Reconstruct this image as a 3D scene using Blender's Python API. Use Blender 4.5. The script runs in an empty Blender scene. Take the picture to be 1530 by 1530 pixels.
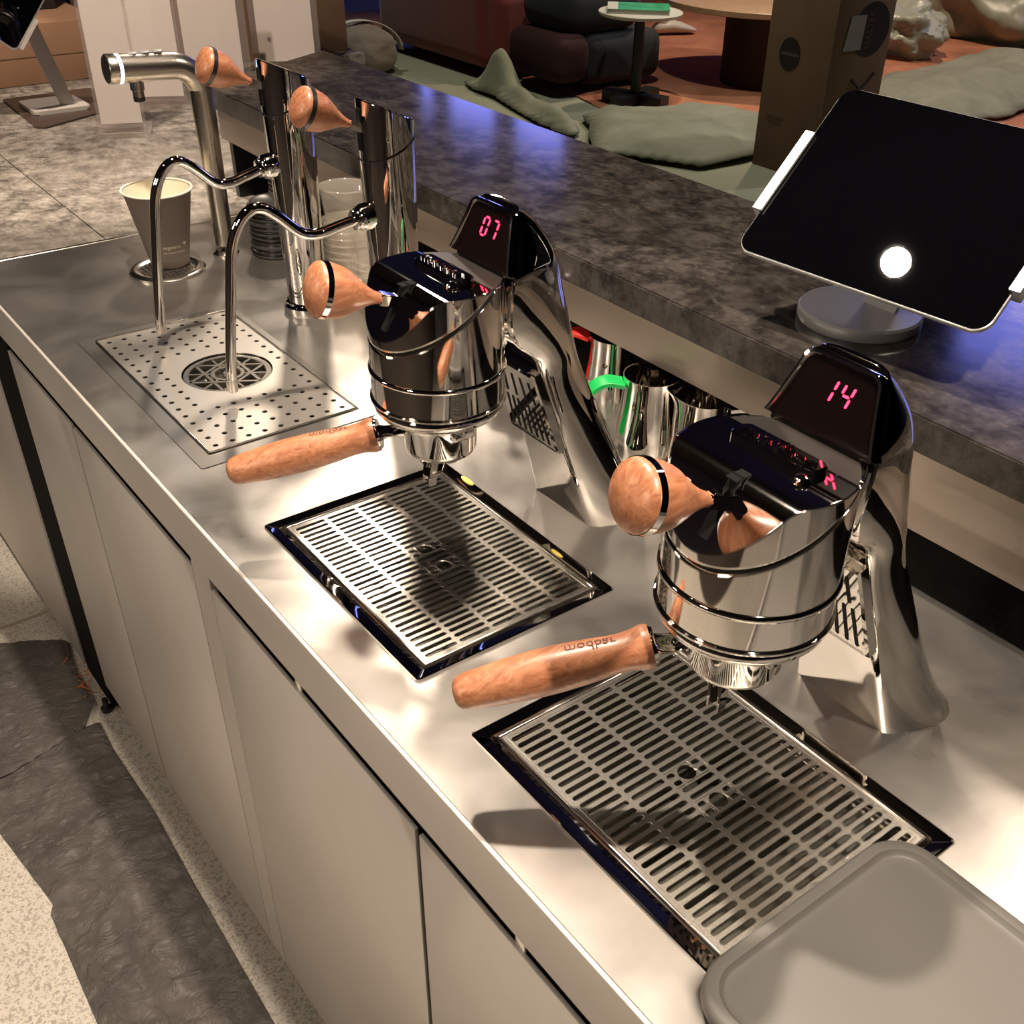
import bpy, bmesh, math, random
from mathutils import Vector, Matrix, noise
random.seed(3)
PI = math.pi
sc = bpy.context.scene
C = sc.collection

# ------------------------------------------------------------------ camera
R0 = (0.6087, 0.7932, 0.0201); R1 = (0.4785, -0.3468, -0.8067); R2 = (-0.6329, 0.5006, -0.5906)
cam = bpy.data.cameras.new('camera'); cam_ob = bpy.data.objects.new('camera', cam); C.objects.link(cam_ob)
X_ = Vector(R0).normalized(); Z_ = -Vector(R2).normalized(); Y_ = Z_.cross(X_).normalized(); X_ = Y_.cross(Z_)
M = Matrix((X_, Y_, Z_)).transposed().to_4x4(); M.translation = Vector((0, -0.3078, 1.56))
cam_ob.matrix_world = M
cam.sensor_width = 36; cam.lens = 1602.9 / 1530 * 36
cam.shift_x = -(808.8 - 765) / 1530; cam.shift_y = (859.4 - 765) / 1530
cam.clip_start = 0.02; cam.clip_end = 60
sc.camera = cam_ob

# ------------------------------------------------------------------ world, lamps, exposure
w = bpy.data.worlds.new('world'); sc.world = w; w.use_nodes = True
w.node_tree.nodes['Background'].inputs[0].default_value = (0.9, 0.8, 0.72, 1)
w.node_tree.nodes['Background'].inputs[1].default_value = 0.07
sc.view_settings.view_transform = 'Standard'; sc.view_settings.look = 'None'
sc.view_settings.exposure = 0.35; sc.view_settings.gamma = 1.0
try: sc.view_settings.use_curve_mapping = False
except Exception: pass
cy = sc.cycles
cy.use_denoising = True; cy.max_bounces = 10; cy.glossy_bounces = 7; cy.transmission_bounces = 8
cy.transparent_max_bounces = 12; cy.sample_clamp_indirect = 6.0; cy.sample_clamp_direct = 0.0
cy.blur_glossy = 0.3; cy.use_adaptive_sampling = True; cy.adaptive_threshold = 0.01

def spot(name, loc, target, power, angle, radius, col, blend=0.25):
    l = bpy.data.lights.new(name, 'SPOT'); l.energy = power; l.spot_size = math.radians(angle)
    l.spot_blend = blend; l.shadow_soft_size = radius; l.color = col
    o = bpy.data.objects.new(name, l); C.objects.link(o); o.location = loc
    o.rotation_euler = (Vector(target) - Vector(loc)).to_track_quat('-Z', 'Y').to_euler()
def area(name, loc, target, power, sx, sy, col):
    l = bpy.data.lights.new(name, 'AREA'); l.energy = power; l.shape = 'RECTANGLE'; l.size = sx; l.size_y = sy; l.color = col
    o = bpy.data.objects.new(name, l); C.objects.link(o); o.location = loc
    o.rotation_euler = (Vector(target) - Vector(loc)).to_track_quat('-Z', 'Y').to_euler()
WARM = (1.0, 0.84, 0.68)
spot('ceiling_spot_light', (-1.20, 0.24, 2.8), (-1.25, 0.10, 0.9), 205, 72, 0.035, WARM)
spot('ceiling_spot_light', (0.20, 0.06, 2.8), (-0.02, 0.05, 0.9), 190, 68, 0.035, WARM)
spot('ceiling_spot_light', (-2.10, -0.15, 2.8), (-2.85, 0.55, 0.95), 190, 50, 0.035, WARM)
spot('counter_glow_fill_spot', (-0.60, 1.75, 2.85), (-0.6, 0.3, 0.9), 27, 75, 0.09, WARM, 0.5)  # unseen spots, added for a broad glow on the counter
spot('counter_glow_fill_spot', (-3.4, 1.45, 2.85), (-1.9, 0.4, 0.9), 75, 75, 0.09, WARM, 0.5)
spot('cabinet_fill_spot', (-1.9, -1.28, 1.75), (-1.5, 0.0, 0.55), 22, 110, 0.12, WARM, 0.8)  # unseen low fill, added to brighten the cabinet doors
spot('cabinet_fill_spot', (-0.5, -1.28, 1.75), (-0.6, 0.0, 0.55), 22, 110, 0.12, WARM, 0.8)
spot('aisle_spot_light', (-1.3, -0.95, 2.8), (-1.2, -0.6, 0.0), 14, 70, 0.05, WARM, 0.5)
spot('lounge_fill_spot', (-5.6, 6.6, 4.6), (-5.4, 6.2, 0.0), 420, 80, 0.08, (1.0, 0.78, 0.56), 0.8)  # these lounge spots are added fill for the background, fixtures unseen
spot('lounge_fill_spot', (-2.6, 7.2, 4.6), (-3.6, 6.2, 0.0), 260, 80, 0.08, (0.95, 0.9, 0.8), 0.8)
spot('lounge_fill_spot', (-4.2, 3.4, 4.6), (-4.6, 3.6, 0.0), 260, 70, 0.08, (0.97, 0.97, 0.80), 0.9)
spot('lounge_fill_spot', (-7.6, 3.0, 4.6), (-7.6, 3.3, 0.0), 150, 50, 0.08, (0.97, 0.97, 0.80), 0.9)

# ------------------------------------------------------------------ materials
def nt(name):
    m = bpy.data.materials.new(name); m.use_nodes = True
    n = m.node_tree; b = n.nodes['Principled BSDF']
    return m, n, b
def plain(name, col, rough=0.5, metal=0.0, spec=0.5, coat=0.0):
    m, n, b = nt(name)
    b.inputs['Base Color'].default_value = (*col, 1); b.inputs['Roughness'].default_value = rough
    b.inputs['Metallic'].default_value = metal; b.inputs['Specular IOR Level'].default_value = spec
    b.inputs['Coat Weight'].default_value = coat; b.inputs['Coat Roughness'].default_value = 0.05
    return m
def coords(n, scale=(1, 1, 1), kind='Object', rot=(0, 0, 0)):
    tc = n.nodes.new('ShaderNodeTexCoord'); mp = n.nodes.new('ShaderNodeMapping')
    mp.inputs['Scale'].default_value = scale; mp.inputs['Rotation'].default_value = rot
    n.links.new(tc.outputs[kind], mp.inputs['Vector']); return mp.outputs['Vector']
def tex(n, vec, scale, detail=4, rough=0.55, dist=0.0):
    t = n.nodes.new('ShaderNodeTexNoise'); t.inputs['Scale'].default_value = scale
    t.inputs['Detail'].default_value = detail; t.inputs['Roughness'].default_value = rough
    t.inputs['Distortion'].default_value = dist
    n.links.new(vec, t.inputs['Vector']); return t.outputs['Fac']
def ramp(n, fac, stops):
    r = n.nodes.new('ShaderNodeValToRGB'); n.links.new(fac, r.inputs['Fac'])
    el = r.color_ramp.elements
    while len(el) < len(stops): el.new(0.5)
    for e, (p, c) in zip(el, stops):
        e.position = p; e.color = (*c, 1) if len(c) == 3 else c
    return r.outputs['Color']
def g(v): return (v, v, v)
def rng(n, fac, lo, hi, a=0.0, b=1.0):
    r = n.nodes.new('ShaderNodeMapRange'); n.links.new(fac, r.inputs['Value'])
    r.inputs['From Min'].default_value = a; r.inputs['From Max'].default_value = b
    r.inputs['To Min'].default_value = lo; r.inputs['To Max'].default_value = hi
    return r.outputs['Result']
def mixc(n, fac, a, b, mode='MIX'):
    mx = n.nodes.new('ShaderNodeMix'); mx.data_type = 'RGBA'; mx.blend_type = mode
    if isinstance(fac, float): mx.inputs['Factor'].default_value = fac
    else: n.links.new(fac, mx.inputs['Factor'])
    for s, v in (('A', a), ('B', b)):
        i = [x for x in mx.inputs if x.name == s and x.type == 'RGBA'][0]
        if isinstance(v, tuple): i.default_value = (*v, 1)
        else: n.links.new(v, i)
    return [x for x in mx.outputs if x.type == 'RGBA'][0]
def bump(n, b, fac, strength, dist=0.002):
    bp = n.nodes.new('ShaderNodeBump'); bp.inputs['Strength'].default_value = strength
    bp.inputs['Distance'].default_value = dist
    n.links.new(fac, bp.inputs['Height']); n.links.new(bp.outputs['Normal'], b.inputs['Normal'])

def steel_top():
    m, n, b = nt('brushed_steel_worn')
    v = coords(n, (1, 1, 1)); vs = coords(n, (3, 60, 3))
    c1 = tex(n, v, 9, 4, 0.5, 0.4); c2 = tex(n, vs, 20, 4, 0.6); c3 = tex(n, v, 2.3, 3, 0.5)
    b.inputs['Metallic'].default_value = 0.93
    col = ramp(n, c1, [(0.32, (0.37, 0.35, 0.325)), (0.55, (0.55, 0.52, 0.48)), (0.75, (0.63, 0.60, 0.56))])
    n.links.new(col, b.inputs['Base Color'])
    ad = n.nodes.new('ShaderNodeMath'); ad.operation = 'ADD'
    n.links.new(rng(n, c1, 0.17, 0.27, 0.15, 0.85), ad.inputs[0]); n.links.new(rng(n, c3, 0.05, 0.12, 0.15, 0.85), ad.inputs[1])
    n.links.new(ad.outputs[0], b.inputs['Roughness'])
    b.inputs['Anisotropic'].default_value = 0.35
    bump(n, b, c2, 0.05, 0.0006)
    return m
def steel_front():
    m, n, b = nt('brushed_steel_door')
    vs = coords(n, (80, 80, 1.5)); c2 = tex(n, vs, 6, 3, 0.6); c = tex(n, coords(n), 3, 3)
    b.inputs['Metallic'].default_value = 0.55
    n.links.new(ramp(n, c, [(0.3, (0.62, 0.575, 0.53)), (0.7, (0.69, 0.645, 0.60))]), b.inputs['Base Color'])
    n.links.new(rng(n, c2, 0.46, 0.56), b.inputs['Roughness'])
    return m
def stone(name, dark, mid, light, rough):
    m, n, b = nt(name)
    v = coords(n, (1, 1.15, 1)); a = tex(n, v, 22, 8, 0.72, 0.15); s = tex(n, v, 85, 6, 0.72, 0.4); l = tex(n, v, 3.5, 3, 0.5)
    c = ramp(n, a, [(0.38, dark), (0.47, mid), (0.60, light)])
    c2 = ramp(n, s, [(0.42, dark), (0.52, mid), (0.66, light)])
    cc = mixc(n, 0.42, c, c2); c3 = mixc(n, rng(n, l, 0.0, 0.5, 0.42, 0.7), cc, mid)
    n.links.new(c3, b.inputs['Base Color'])
    n.links.new(rng(n, a, rough - 0.05, rough + 0.07), b.inputs['Roughness'])
    bump(n, b, s, 0.02, 0.0005)
    return m
def wood(name, dark, mid, light, rot=(0, 0, 0), rough=0.42):
    m, n, b = nt(name)
    v = coords(n, (1, 1, 1), 'Object', rot)
    mp = n.nodes.new('ShaderNodeMapping'); mp.inputs['Scale'].default_value = (70, 7, 70); n.links.new(v, mp.inputs['Vector'])
    t = tex(n, mp.outputs['Vector'], 1.6, 6, 0.6, 1.6)
    mp2 = n.nodes.new('ShaderNodeMapping'); mp2.inputs['Scale'].default_value = (420, 30, 420); n.links.new(v, mp2.inputs['Vector'])
    f = tex(n, mp2.outputs['Vector'], 1.5, 3, 0.6)
    c = ramp(n, t, [(0.28, dark), (0.5, mid), (0.72, light)])
    c2 = mixc(n, rng(n, f, 0.0, 0.45, 0.5, 0.75), c, dark)
    n.links.new(c2, b.inputs['Base Color']); b.inputs['Roughness'].default_value = rough
    b.inputs['Coat Weight'].default_value = 0.15; b.inputs['Coat Roughness'].default_value = 0.25
    bump(n, b, f, 0.08, 0.0005)
    return m
def terrazzo(name, base, chips, rough=0.5):
    m, n, b = nt(name)
    v = coords(n)
    vo = n.nodes.new('ShaderNodeTexVoronoi'); vo.inputs['Scale'].default_value = 330; n.links.new(v, vo.inputs['Vector'])
    vo2 = n.nodes.new('ShaderNodeTexVoronoi'); vo2.inputs['Scale'].default_value = 190; n.links.new(v, vo2.inputs['Vector'])
    sep = n.nodes.new('ShaderNodeSeparateColor'); n.links.new(vo.outputs['Color'], sep.inputs['Color'])
    sep2 = n.nodes.new('ShaderNodeSeparateColor'); n.links.new(vo2.outputs['Color'], sep2.inputs['Color'])
    c = ramp(n, sep.outputs['Red'], [(0.0, chips), (0.22, chips), (0.26, base), (1.0, tuple(min(1, x * 1.12) for x in base))])
    c2 = mixc(n, rng(n, sep2.outputs['Green'], 0, 0.6, 0.88, 0.92), c, tuple(x * 0.45 for x in base))
    l = tex(n, v, 2.5, 3)
    c3 = mixc(n, rng(n, l, 0.0, 0.25, 0.4, 0.8), c2, tuple(x * 0.7 for x in base))
    n.links.new(c3, b.inputs['Base Color']); b.inputs['Roughness'].default_value = rough
    return m
def cloth(name, a_, b_, scale=6, rough=0.85, bs=0.25, sheen=0.1):
    m, n, b = nt(name)
    v = coords(n); t = tex(n, v, scale, 5, 0.6, 0.5); f = tex(n, v, scale * 12, 4, 0.6)
    n.links.new(ramp(n, t, [(0.3, a_), (0.7, b_)]), b.inputs['Base Color'])
    b.inputs['Roughness'].default_value = rough; b.inputs['Sheen Weight'].default_value = sheen
    bump(n, b, f, bs, 0.003)
    return m
def cardboard(name, a_, b_):
    m, n, b = nt(name)
    t = tex(n, coords(n, (1, 1, 1)), 4, 4); f = tex(n, coords(n, (1, 1, 12)), 30, 3)
    c = ramp(n, t, [(0.3, a_), (0.7, b_)])
    n.links.new(mixc(n, rng(n, f, 0, 0.25, 0.4, 0.8), c, a_), b.inputs['Base Color']); b.inputs['Roughness'].default_value = 0.8
    return m
def emit(name, col, s):
    m = bpy.data.materials.new(name); m.use_nodes = True; n = m.node_tree
    n.nodes.remove(n.nodes['Principled BSDF']); e = n.nodes.new('ShaderNodeEmission')
    e.inputs[0].default_value = (*col, 1); e.inputs[1].default_value = s
    n.links.new(e.outputs[0], n.nodes['Material Output'].inputs[0]); return m
def clear(name, tint, amount, rough=0.03):
    m = bpy.data.materials.new(name); m.use_nodes = True; n = m.node_tree
    b = n.nodes['Principled BSDF']; b.inputs['Base Color'].default_value = (*tint, 1)
    b.inputs['Roughness'].default_value = rough
    tr = n.nodes.new('ShaderNodeBsdfTransparent'); tr.inputs[0].default_value = (0.97, 0.96, 0.95, 1)
    gl = n.nodes.new('ShaderNodeBsdfGlossy'); gl.inputs['Roughness'].default_value = rough; gl.inputs[0].default_value = (1, 1, 1, 1)
    lw = n.nodes.new('ShaderNodeLayerWeight'); pw_ = n.nodes.new('ShaderNodeMath'); pw_.operation = 'POWER'; pw_.inputs[1].default_value = 4.0
    n.links.new(lw.outputs['Facing'], pw_.inputs[0]); fr = n.nodes.new('ShaderNodeMapRange'); n.links.new(pw_.outputs[0], fr.inputs['Value'])
    fr.inputs['To Min'].default_value = 0.03; fr.inputs['To Max'].default_value = 0.7
    m1 = n.nodes.new('ShaderNodeMixShader'); m2 = n.nodes.new('ShaderNodeMixShader')
    n.links.new(fr.outputs[0], m1.inputs[0]); n.links.new(tr.outputs[0], m1.inputs[1]); n.links.new(gl.outputs[0], m1.inputs[2])
    m2.inputs[0].default_value = amount; n.links.new(m1.outputs[0], m2.inputs[1]); n.links.new(b.outputs[0], m2.inputs[2])
    n.links.new(m2.outputs[0], n.nodes['Material Output'].inputs[0]); return m

STEEL = steel_top(); DOOR = steel_front()
CHROME = plain('polished_chrome', (0.84, 0.81, 0.77), 0.035, 1.0)
CHROMEB = plain('polished_chrome_soft_edges', (0.84, 0.81, 0.77), 0.035, 1.0)
_n = CHROMEB.node_tree; _b = _n.nodes.new('ShaderNodeBevel'); _b.samples = 4; _b.inputs['Radius'].default_value = 0.0025
_n.links.new(_b.outputs['Normal'], _n.nodes['Principled BSDF'].inputs['Normal'])
CHROME2 = plain('satin_chrome', (0.74, 0.70, 0.65), 0.2, 1.0)
BRUSH = plain('brushed_nickel', (0.66, 0.60, 0.52), 0.26, 1.0)
PLATE = plain('drain_plate_steel', (0.70, 0.66, 0.60), 0.34, 0.9)
GRILL = plain('grille_steel', (0.52, 0.49, 0.44), 0.27, 1.0)
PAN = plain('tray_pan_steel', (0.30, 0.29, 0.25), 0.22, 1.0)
BLACK = plain('black_gap', (0.006, 0.006, 0.006), 0.8, 0.0, 0.1)
BLKPL = plain('black_plastic', (0.012, 0.012, 0.013), 0.35)
GLASSB = plain('black_glass', (0.001, 0.001, 0.0015), 0.008, 0.0, 0.5)
DISPF = plain('black_display_window', (0.004, 0.002, 0.002), 0.12, 0.0, 0.4)
ALU = plain('matt_aluminium', (0.50, 0.50, 0.50), 0.38, 0.6)
ALUW = plain('pale_stand_metal', (0.50, 0.46, 0.42), 0.5, 0.2)
LIDM = plain('black_lid_plastic', (0.035, 0.032, 0.03), 0.32)
CUPM = plain('grey_paper_cup', (0.115, 0.09, 0.072), 0.6)
CUPIN = plain('cream_cup_lining', (0.88, 0.80, 0.62), 0.6)
PRINT = plain('cream_print', (0.72, 0.66, 0.52), 0.6)
MATM = plain('grey_rubber_mat', (0.115, 0.108, 0.098), 0.5, 0.0, 0.45)
STONE1 = stone('dark_bar_stone', (0.009, 0.008, 0.0075), (0.026, 0.022, 0.020), (0.075, 0.066, 0.058), 0.11)
STONE2 = stone('grey_counter_stone', (0.032, 0.027, 0.023), (0.16, 0.14, 0.118), (0.40, 0.36, 0.31), 0.42)
WOODR = wood('walnut_handle', (0.20, 0.075, 0.035), (0.34, 0.14, 0.07), (0.47, 0.22, 0.12))
WOODK = wood('cherry_knob', (0.22, 0.075, 0.032), (0.38, 0.15, 0.07), (0.50, 0.235, 0.125))
WOODT = wood('oak_table', (0.30, 0.17, 0.09), (0.45, 0.28, 0.16), (0.55, 0.36, 0.22))
BURN = plain('burnt_lettering', (0.10, 0.03, 0.015), 0.6)
FLOOR1 = terrazzo('beige_terrazzo', (0.50, 0.46, 0.40), (0.36, 0.315, 0.26), 0.45)
FLOOR2 = cloth('pale_green_floor', (0.27, 0.265, 0.185), (0.34, 0.33, 0.24), 1.2, 0.6, 0.03, 0.0)
SHEET = cloth('black_floor_sheet', (0.060, 0.052, 0.046), (0.10, 0.088, 0.078), 5, 0.38, 0.5, 0.0)
_n = SHEET.node_tree; _bp = [q for q in _n.nodes if q.type == 'BUMP'][0]; _bp.inputs['Distance'].default_value = 0.012; _bp.inputs['Strength'].default_value = 0.9
_mp = [q for q in _n.nodes if q.type == 'MAPPING'][0]; _w = tex(_n, _mp.outputs['Vector'], 26, 6, 0.62, 1.5); _n.links.new(_w, _bp.inputs['Height'])
TARP = cloth('grey_green_tarpaulin', (0.17, 0.17, 0.11), (0.27, 0.265, 0.185), 4, 0.8, 0.15)
RUGM = cloth('rust_rug', (0.24, 0.075, 0.028), (0.52, 0.20, 0.10), 2.2, 0.9, 0.3)
REDV = cloth('red_velvet', (0.13, 0.012, 0.008), (0.20, 0.02, 0.012), 3, 0.8, 0.1, 0.3)
DARKC = cloth('black_cloth', (0.006, 0.006, 0.007), (0.012, 0.012, 0.013), 3, 0.9, 0.1)
GREYC = cloth('taupe_cloth', (0.20, 0.15, 0.12), (0.26, 0.2, 0.16), 6, 0.9, 0.1)
WHITEM = plain('white_tabletop', (0.62, 0.58, 0.48), 0.5)
WHITEP = plain('white_paper', (0.72, 0.66, 0.63), 0.7)
BOOKG = cloth('green_book_cover', (0.01, 0.22, 0.09), (0.10, 0.50, 0.24), 14, 0.4, 0.0, 0.0)
CARD = cardboard('cardboard', (0.24, 0.13, 0.07), (0.31, 0.17, 0.10))
CARDD = cardboard('dark_cardboard', (0.17, 0.10, 0.055), (0.22, 0.13, 0.075))
GREEN = plain('green_silicone', (0.004, 0.33, 0.065), 0.4)
RED = plain('red_plastic', (0.50, 0.02, 0.012), 0.35)
YEL = plain('yellow_sticker', (0.72, 0.62, 0.12), 0.5)
WALLM = plain('dark_wall_paint', (0.035, 0.026, 0.02), 0.8)
CEILM = plain('dark_ceiling_paint', (0.02, 0.016, 0.014), 0.9)
REDLED = emit('red_led', (1.0, 0.022, 0.06), 6.5)
BLUELED = emit('blue_white_led', (0.30, 0.55, 1.0), 16.0)
BLUEWIN = emit('blue_dusk_window', (0.24, 0.27, 1.0), 3.2)
ACRYL = clear('clear_acrylic', (0.65, 0.6, 0.6), 0.06)
CLEARP = clear('clear_cup_plastic', (0.75, 0.70, 0.60), 0.26, 0.06)
CLEAR2 = clear('clear_sheet_plastic', (0.40, 0.40, 0.31), 0.82, 0.35)
SEAL = plain('dark_groove', (0.03, 0.025, 0.022), 0.4, 0.6)

# ------------------------------------------------------------------ helpers
def thing(name, label, cat, loc=(0, 0, 0), group=None):
    o = bpy.data.objects.new(name, None); C.objects.link(o); o.empty_display_size = 0.02
    o.location = loc; o['label'] = label; o['category'] = cat
    if group: o['group'] = group
    return o
def origin(p):
    v = Vector((0, 0, 0))
    while p is not None: v += p.location; p = p.parent
    return v
def obj(name, bm, mat, parent=None, smooth=True, at=None, ang=35, label=None, kind=None):
    """bm is in world coordinates; the object's origin is its parent's, or `at` for a top-level one."""
    o0 = origin(parent) if parent else Vector(at or (0, 0, 0))
    if isinstance(bm, bmesh.types.BMesh):
        me = bpy.data.meshes.new(name); bmesh.ops.recalc_face_normals(bm, faces=bm.faces) if getattr(bm, 'is_valid', 1) else None
        bmesh.ops.translate(bm, verts=bm.verts, vec=-o0)
        bm.to_mesh(me); bm.free()
    else:
        me = bm; me.transform(Matrix.Translation(-o0))
    mats = mat if isinstance(mat, (list, tuple)) else [mat]
    for x in mats: me.materials.append(x)
    if smooth:
        for p in me.polygons: p.use_smooth = True
        try: me.set_sharp_from_angle(angle=math.radians(ang))
        except Exception: pass
    o = bpy.data.objects.new(name, me); C.objects.link(o)
    if parent: o.parent = parent
    else: o.location = o0
    if label: o['label'] = label
    if kind: o['kind'] = kind
    return o
def tag(o, label, cat, group=None):
    o['label'] = label; o['category'] = cat
    if group: o['group'] = group
    return o
def struct(name, bm, mat, at=None, smooth=False):
    o = obj(name, bm, mat, None, smooth, at); o['kind'] = 'structure'; return o
def copy_tree(o, parent=None):
    c = o.copy(); C.objects.link(c)
    if parent is not None: c.parent = parent
    for ch in [x for x in o.children]: copy_tree(ch, c)
    return c
NB = lambda: bmesh.new()
def box(bm, x0, x1, y0, y1, z0, z1, bev=0.0, seg=2, mi=0):
    r = bmesh.ops.create_cube(bm, size=1.0)
    for v in r['verts']:
        v.co = Vector(((x0 + x1) / 2 + v.co.x * (x1 - x0), (y0 + y1) / 2 + v.co.y * (y1 - y0), (z0 + z1) / 2 + v.co.z * (z1 - z0)))
    fs = set(f for v in r['verts'] for f in v.link_faces)
    for f in fs: f.material_index = mi
    if bev > 0:
        es = list(set(e for v in r['verts'] for e in v.link_edges))
        bmesh.ops.bevel(bm, geom=es, offset=bev, segments=seg, profile=0.5, affect='EDGES')
    return bm
def frame_from(d):
    d = Vector(d).normalized(); up = Vector((0, 0, 1)) if abs(d.z) < 0.95 else Vector((0, 1, 0))
    a = d.cross(up).normalized(); b = a.cross(d).normalized(); return a, b, d
def rings(bm, rr, close=True, cap=True, mi=0):
    """rr: list of lists of points; loft."""
    vs = [[bm.verts.new(p) for p in ring] for ring in rr]; n = len(vs[0])
    for i in range(len(vs) - 1):
        for j in range(n if close else n - 1):
            k = (j + 1) % n
            f = bm.faces.new((vs[i][j], vs[i][k], vs[i + 1][k], vs[i + 1][j])); f.material_index = mi
    if cap:
        for r_ in (vs[0], vs[-1]):
            try: bm.faces.new(r_).material_index = mi
            except Exception: pass
    return vs
def lathe(bm, p0, d, prof, n=48, cap=True, mi=0):
    """prof: list of (t, r) along direction d (unit) from p0, in metres."""
    a, b, d = frame_from(d); p0 = Vector(p0); rr = []
    for t, r in prof:
        c = p0 + d * t
        rr.append([c + a * (max(r, 1e-5) * math.cos(2 * PI * i / n)) + b * (max(r, 1e-5) * math.sin(2 * PI * i / n)) for i in range(n)])
    rings(bm, rr, True, cap, mi); return bm
def smooth_path(pts, sub=8):
    pts = [Vector(p) for p in pts]; out = []
    for i in range(len(pts) - 1):
        p0 = pts[max(i - 1, 0)]; p1 = pts[i]; p2 = pts[i + 1]; p3 = pts[min(i + 2, len(pts) - 1)]
        for s in range(sub):
            t = s / sub
            out.append(0.5 * ((2 * p1) + (-p0 + p2) * t + (2 * p0 - 5 * p1 + 4 * p2 - p3) * t * t + (-p0 + 3 * p1 - 3 * p2 + p3) * t ** 3))
    out.append(pts[-1]); return out
def tube(bm, pts, r, n=20, cap=True, mi=0):
    pts = [Vector(p) for p in pts]; rr = []; prev = None
    for i, p in enumerate(pts):
        d = (pts[min(i + 1, len(pts) - 1)] - pts[max(i - 1, 0)]).normalized()
        if prev is None: a, b, _ = frame_from(d)
        else:
            a = (prev - d * prev.dot(d)).normalized(); b = d.cross(a)
        prev = a; rad = r[i] if isinstance(r, (list, tuple)) else r
        rr.append([p + a * (rad * math.cos(2 * PI * k / n)) + b * (rad * math.sin(2 * PI * k / n)) for k in range(n)])
    rings(bm, rr, True, cap, mi); return bm
def cut(bm, co, no, fill=True):
    r = bmesh.ops.bisect_plane(bm, geom=bm.verts[:] + bm.edges[:] + bm.faces[:], plane_co=co, plane_no=no, clear_outer=True)
    if fill:
        es = [e for e in r['geom_cut'] if isinstance(e, bmesh.types.BMEdge)]
        bmesh.ops.edgeloop_fill(bm, edges=es)
    return bm
def text_mesh(s, size, fn, extrude=0.0):
    """letters as a mesh; fn maps (u, v, w) to world, u,v in metres centred on the text."""
    cu = bpy.data.curves.new('letters', 'FONT'); cu.body = s; cu.size = size; cu.align_x = 'CENTER'; cu.align_y = 'CENTER'
    cu.extrude = extrude; cu.resolution_u = 3
    o = bpy.data.objects.new('letters_tmp', cu); C.objects.link(o)
    dg = bpy.context.evaluated_depsgraph_get(); me = bpy.data.meshes.new_from_object(o.evaluated_get(dg))
    bpy.data.objects.remove(o); bpy.data.curves.remove(cu)
    for v in me.vertices: v.co = fn(v.co.x, v.co.y, v.co.z)
    return me
def rounded_rect(x0, x1, y0, y1, r, z, n=8):
    pts = []
    for cx_, cy_, a0 in ((x1 - r, y1 - r, 0), (x0 + r, y1 - r, PI / 2), (x0 + r, y0 + r, PI), (x1 - r, y0 + r, 1.5 * PI)):
        for i in range(n + 1):
            a = a0 + PI / 2 * i / n; pts.append(Vector((cx_ + r * math.cos(a), cy_ + r * math.sin(a), z)))
    return pts
def ring_faces(bm, outer, inner, mi=0):
    """flat ring between two loops with the same count"""
    a = [bm.verts.new(p) for p in outer]; b = [bm.verts.new(p) for p in inner]; n = len(a)
    for i in range(n):
        k = (i + 1) % n; bm.faces.new((a[i], a[k], b[k], b[i])).material_index = mi
    return a, b

# ------------------------------------------------------------------ the room
b = NB(); box(b, -4.0, 2.5, -3.5, 0.9, -0.05, 0.0); struct('floor', b, FLOOR1)
b = NB(); box(b, -16, 8, 0.9, 14, -0.05, 0.0); box(b, -16, -4.0, -3.5, 0.9, -0.05, 0.0); struct('floor', b, FLOOR2)
b = NB(); box(b, -16, 8, -3.6, 14, 5.6, 5.7); struct('ceiling', b, CEILM)
b = NB(); box(b, -4.2, 3.0, -3.6, 0.9, 3.0, 3.1); struct('ceiling', b, CEILM)
b = NB(); box(b, -4.2, 3.0, -1.45, -1.35, 0, 3.0); struct('wall_dark_reflection', b, WALLM)  # unseen dark wall, added to darken what the chrome reflects
b = NB(); box(b, -16, 8, -3.6, -3.5, 0, 5.6); struct('wall_rear', b, WALLM)
b = NB(); box(b, -16.1, -16, -3.6, 14, 0, 5.6); struct('wall_left', b, WALLM)
b = NB(); box(b, 8, 8.1, -3.6, 14, 0, 5.6); struct('wall_right', b, WALLM)
# far wall with a band of dusk-blue windows, seen mirrored in the bar top
WY = 13.9
b = NB(); box(b, -16, 8, WY, WY + 0.1, 0, 5.6); struct('wall_back', b, WALLM)
def win(n_, x0, x1, y, z0, z1):
    b = NB(); box(b, x0, x1, y - 0.02, y, z0, z1); w_ = struct('window_%d' % n_, b, BLUEWIN)
    b = NB(); t = 0.07
    for (a, c, d, e) in ((x0 - t, x1 + t, z1, z1 + t), (x0 - t, x1 + t, z0 - t, z0), (x0 - t, x0, z0, z1), (x1, x1 + t, z0, z1)):
        box(b, a, c, y - 0.06, y, d, e)
    obj('window_frame', b, BLKPL, w_, False)
# partition carrying the windows (y = 9)
b = NB(); box(b, -16, 8, 9.6, 9.7, 3.0, 5.6); struct('wall_upper', b, WALLM)
for k, (x0, x1) in enumerate(((-17.4 + 1.5, -15.55), (-15.1, -13.85), (-13.35, -12.2))): win(k + 1, x0, x1, 9.59, 3.2, 4.75)
win(4, -5.6, -4.1, 9.59, 3.6, 5.3); win(5, -3.6, -2.2, 9.59, 3.6, 5.3)

# ------------------------------------------------------------------ counter run (barista side): cabinets + worktop
ZT = 0.9; XL = -1.955; XR = 0.45; YB = 0.82
TR = [(-0.956, -0.643, 0.0605, 0.295), (-0.556, -0.236, 0.0605, 0.297)]      # drip tray cut-outs
SK = (-1.558, -1.112, 0.054, 0.292)                                              # sink flange
CUPR = (-1.758, 0.272, 0.060)
wt = thing('worktop', 'long brushed stainless steel worktop carrying the coffee taps', 'worktop', (-0.9, 0.0, 0.84))
b = NB()
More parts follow.
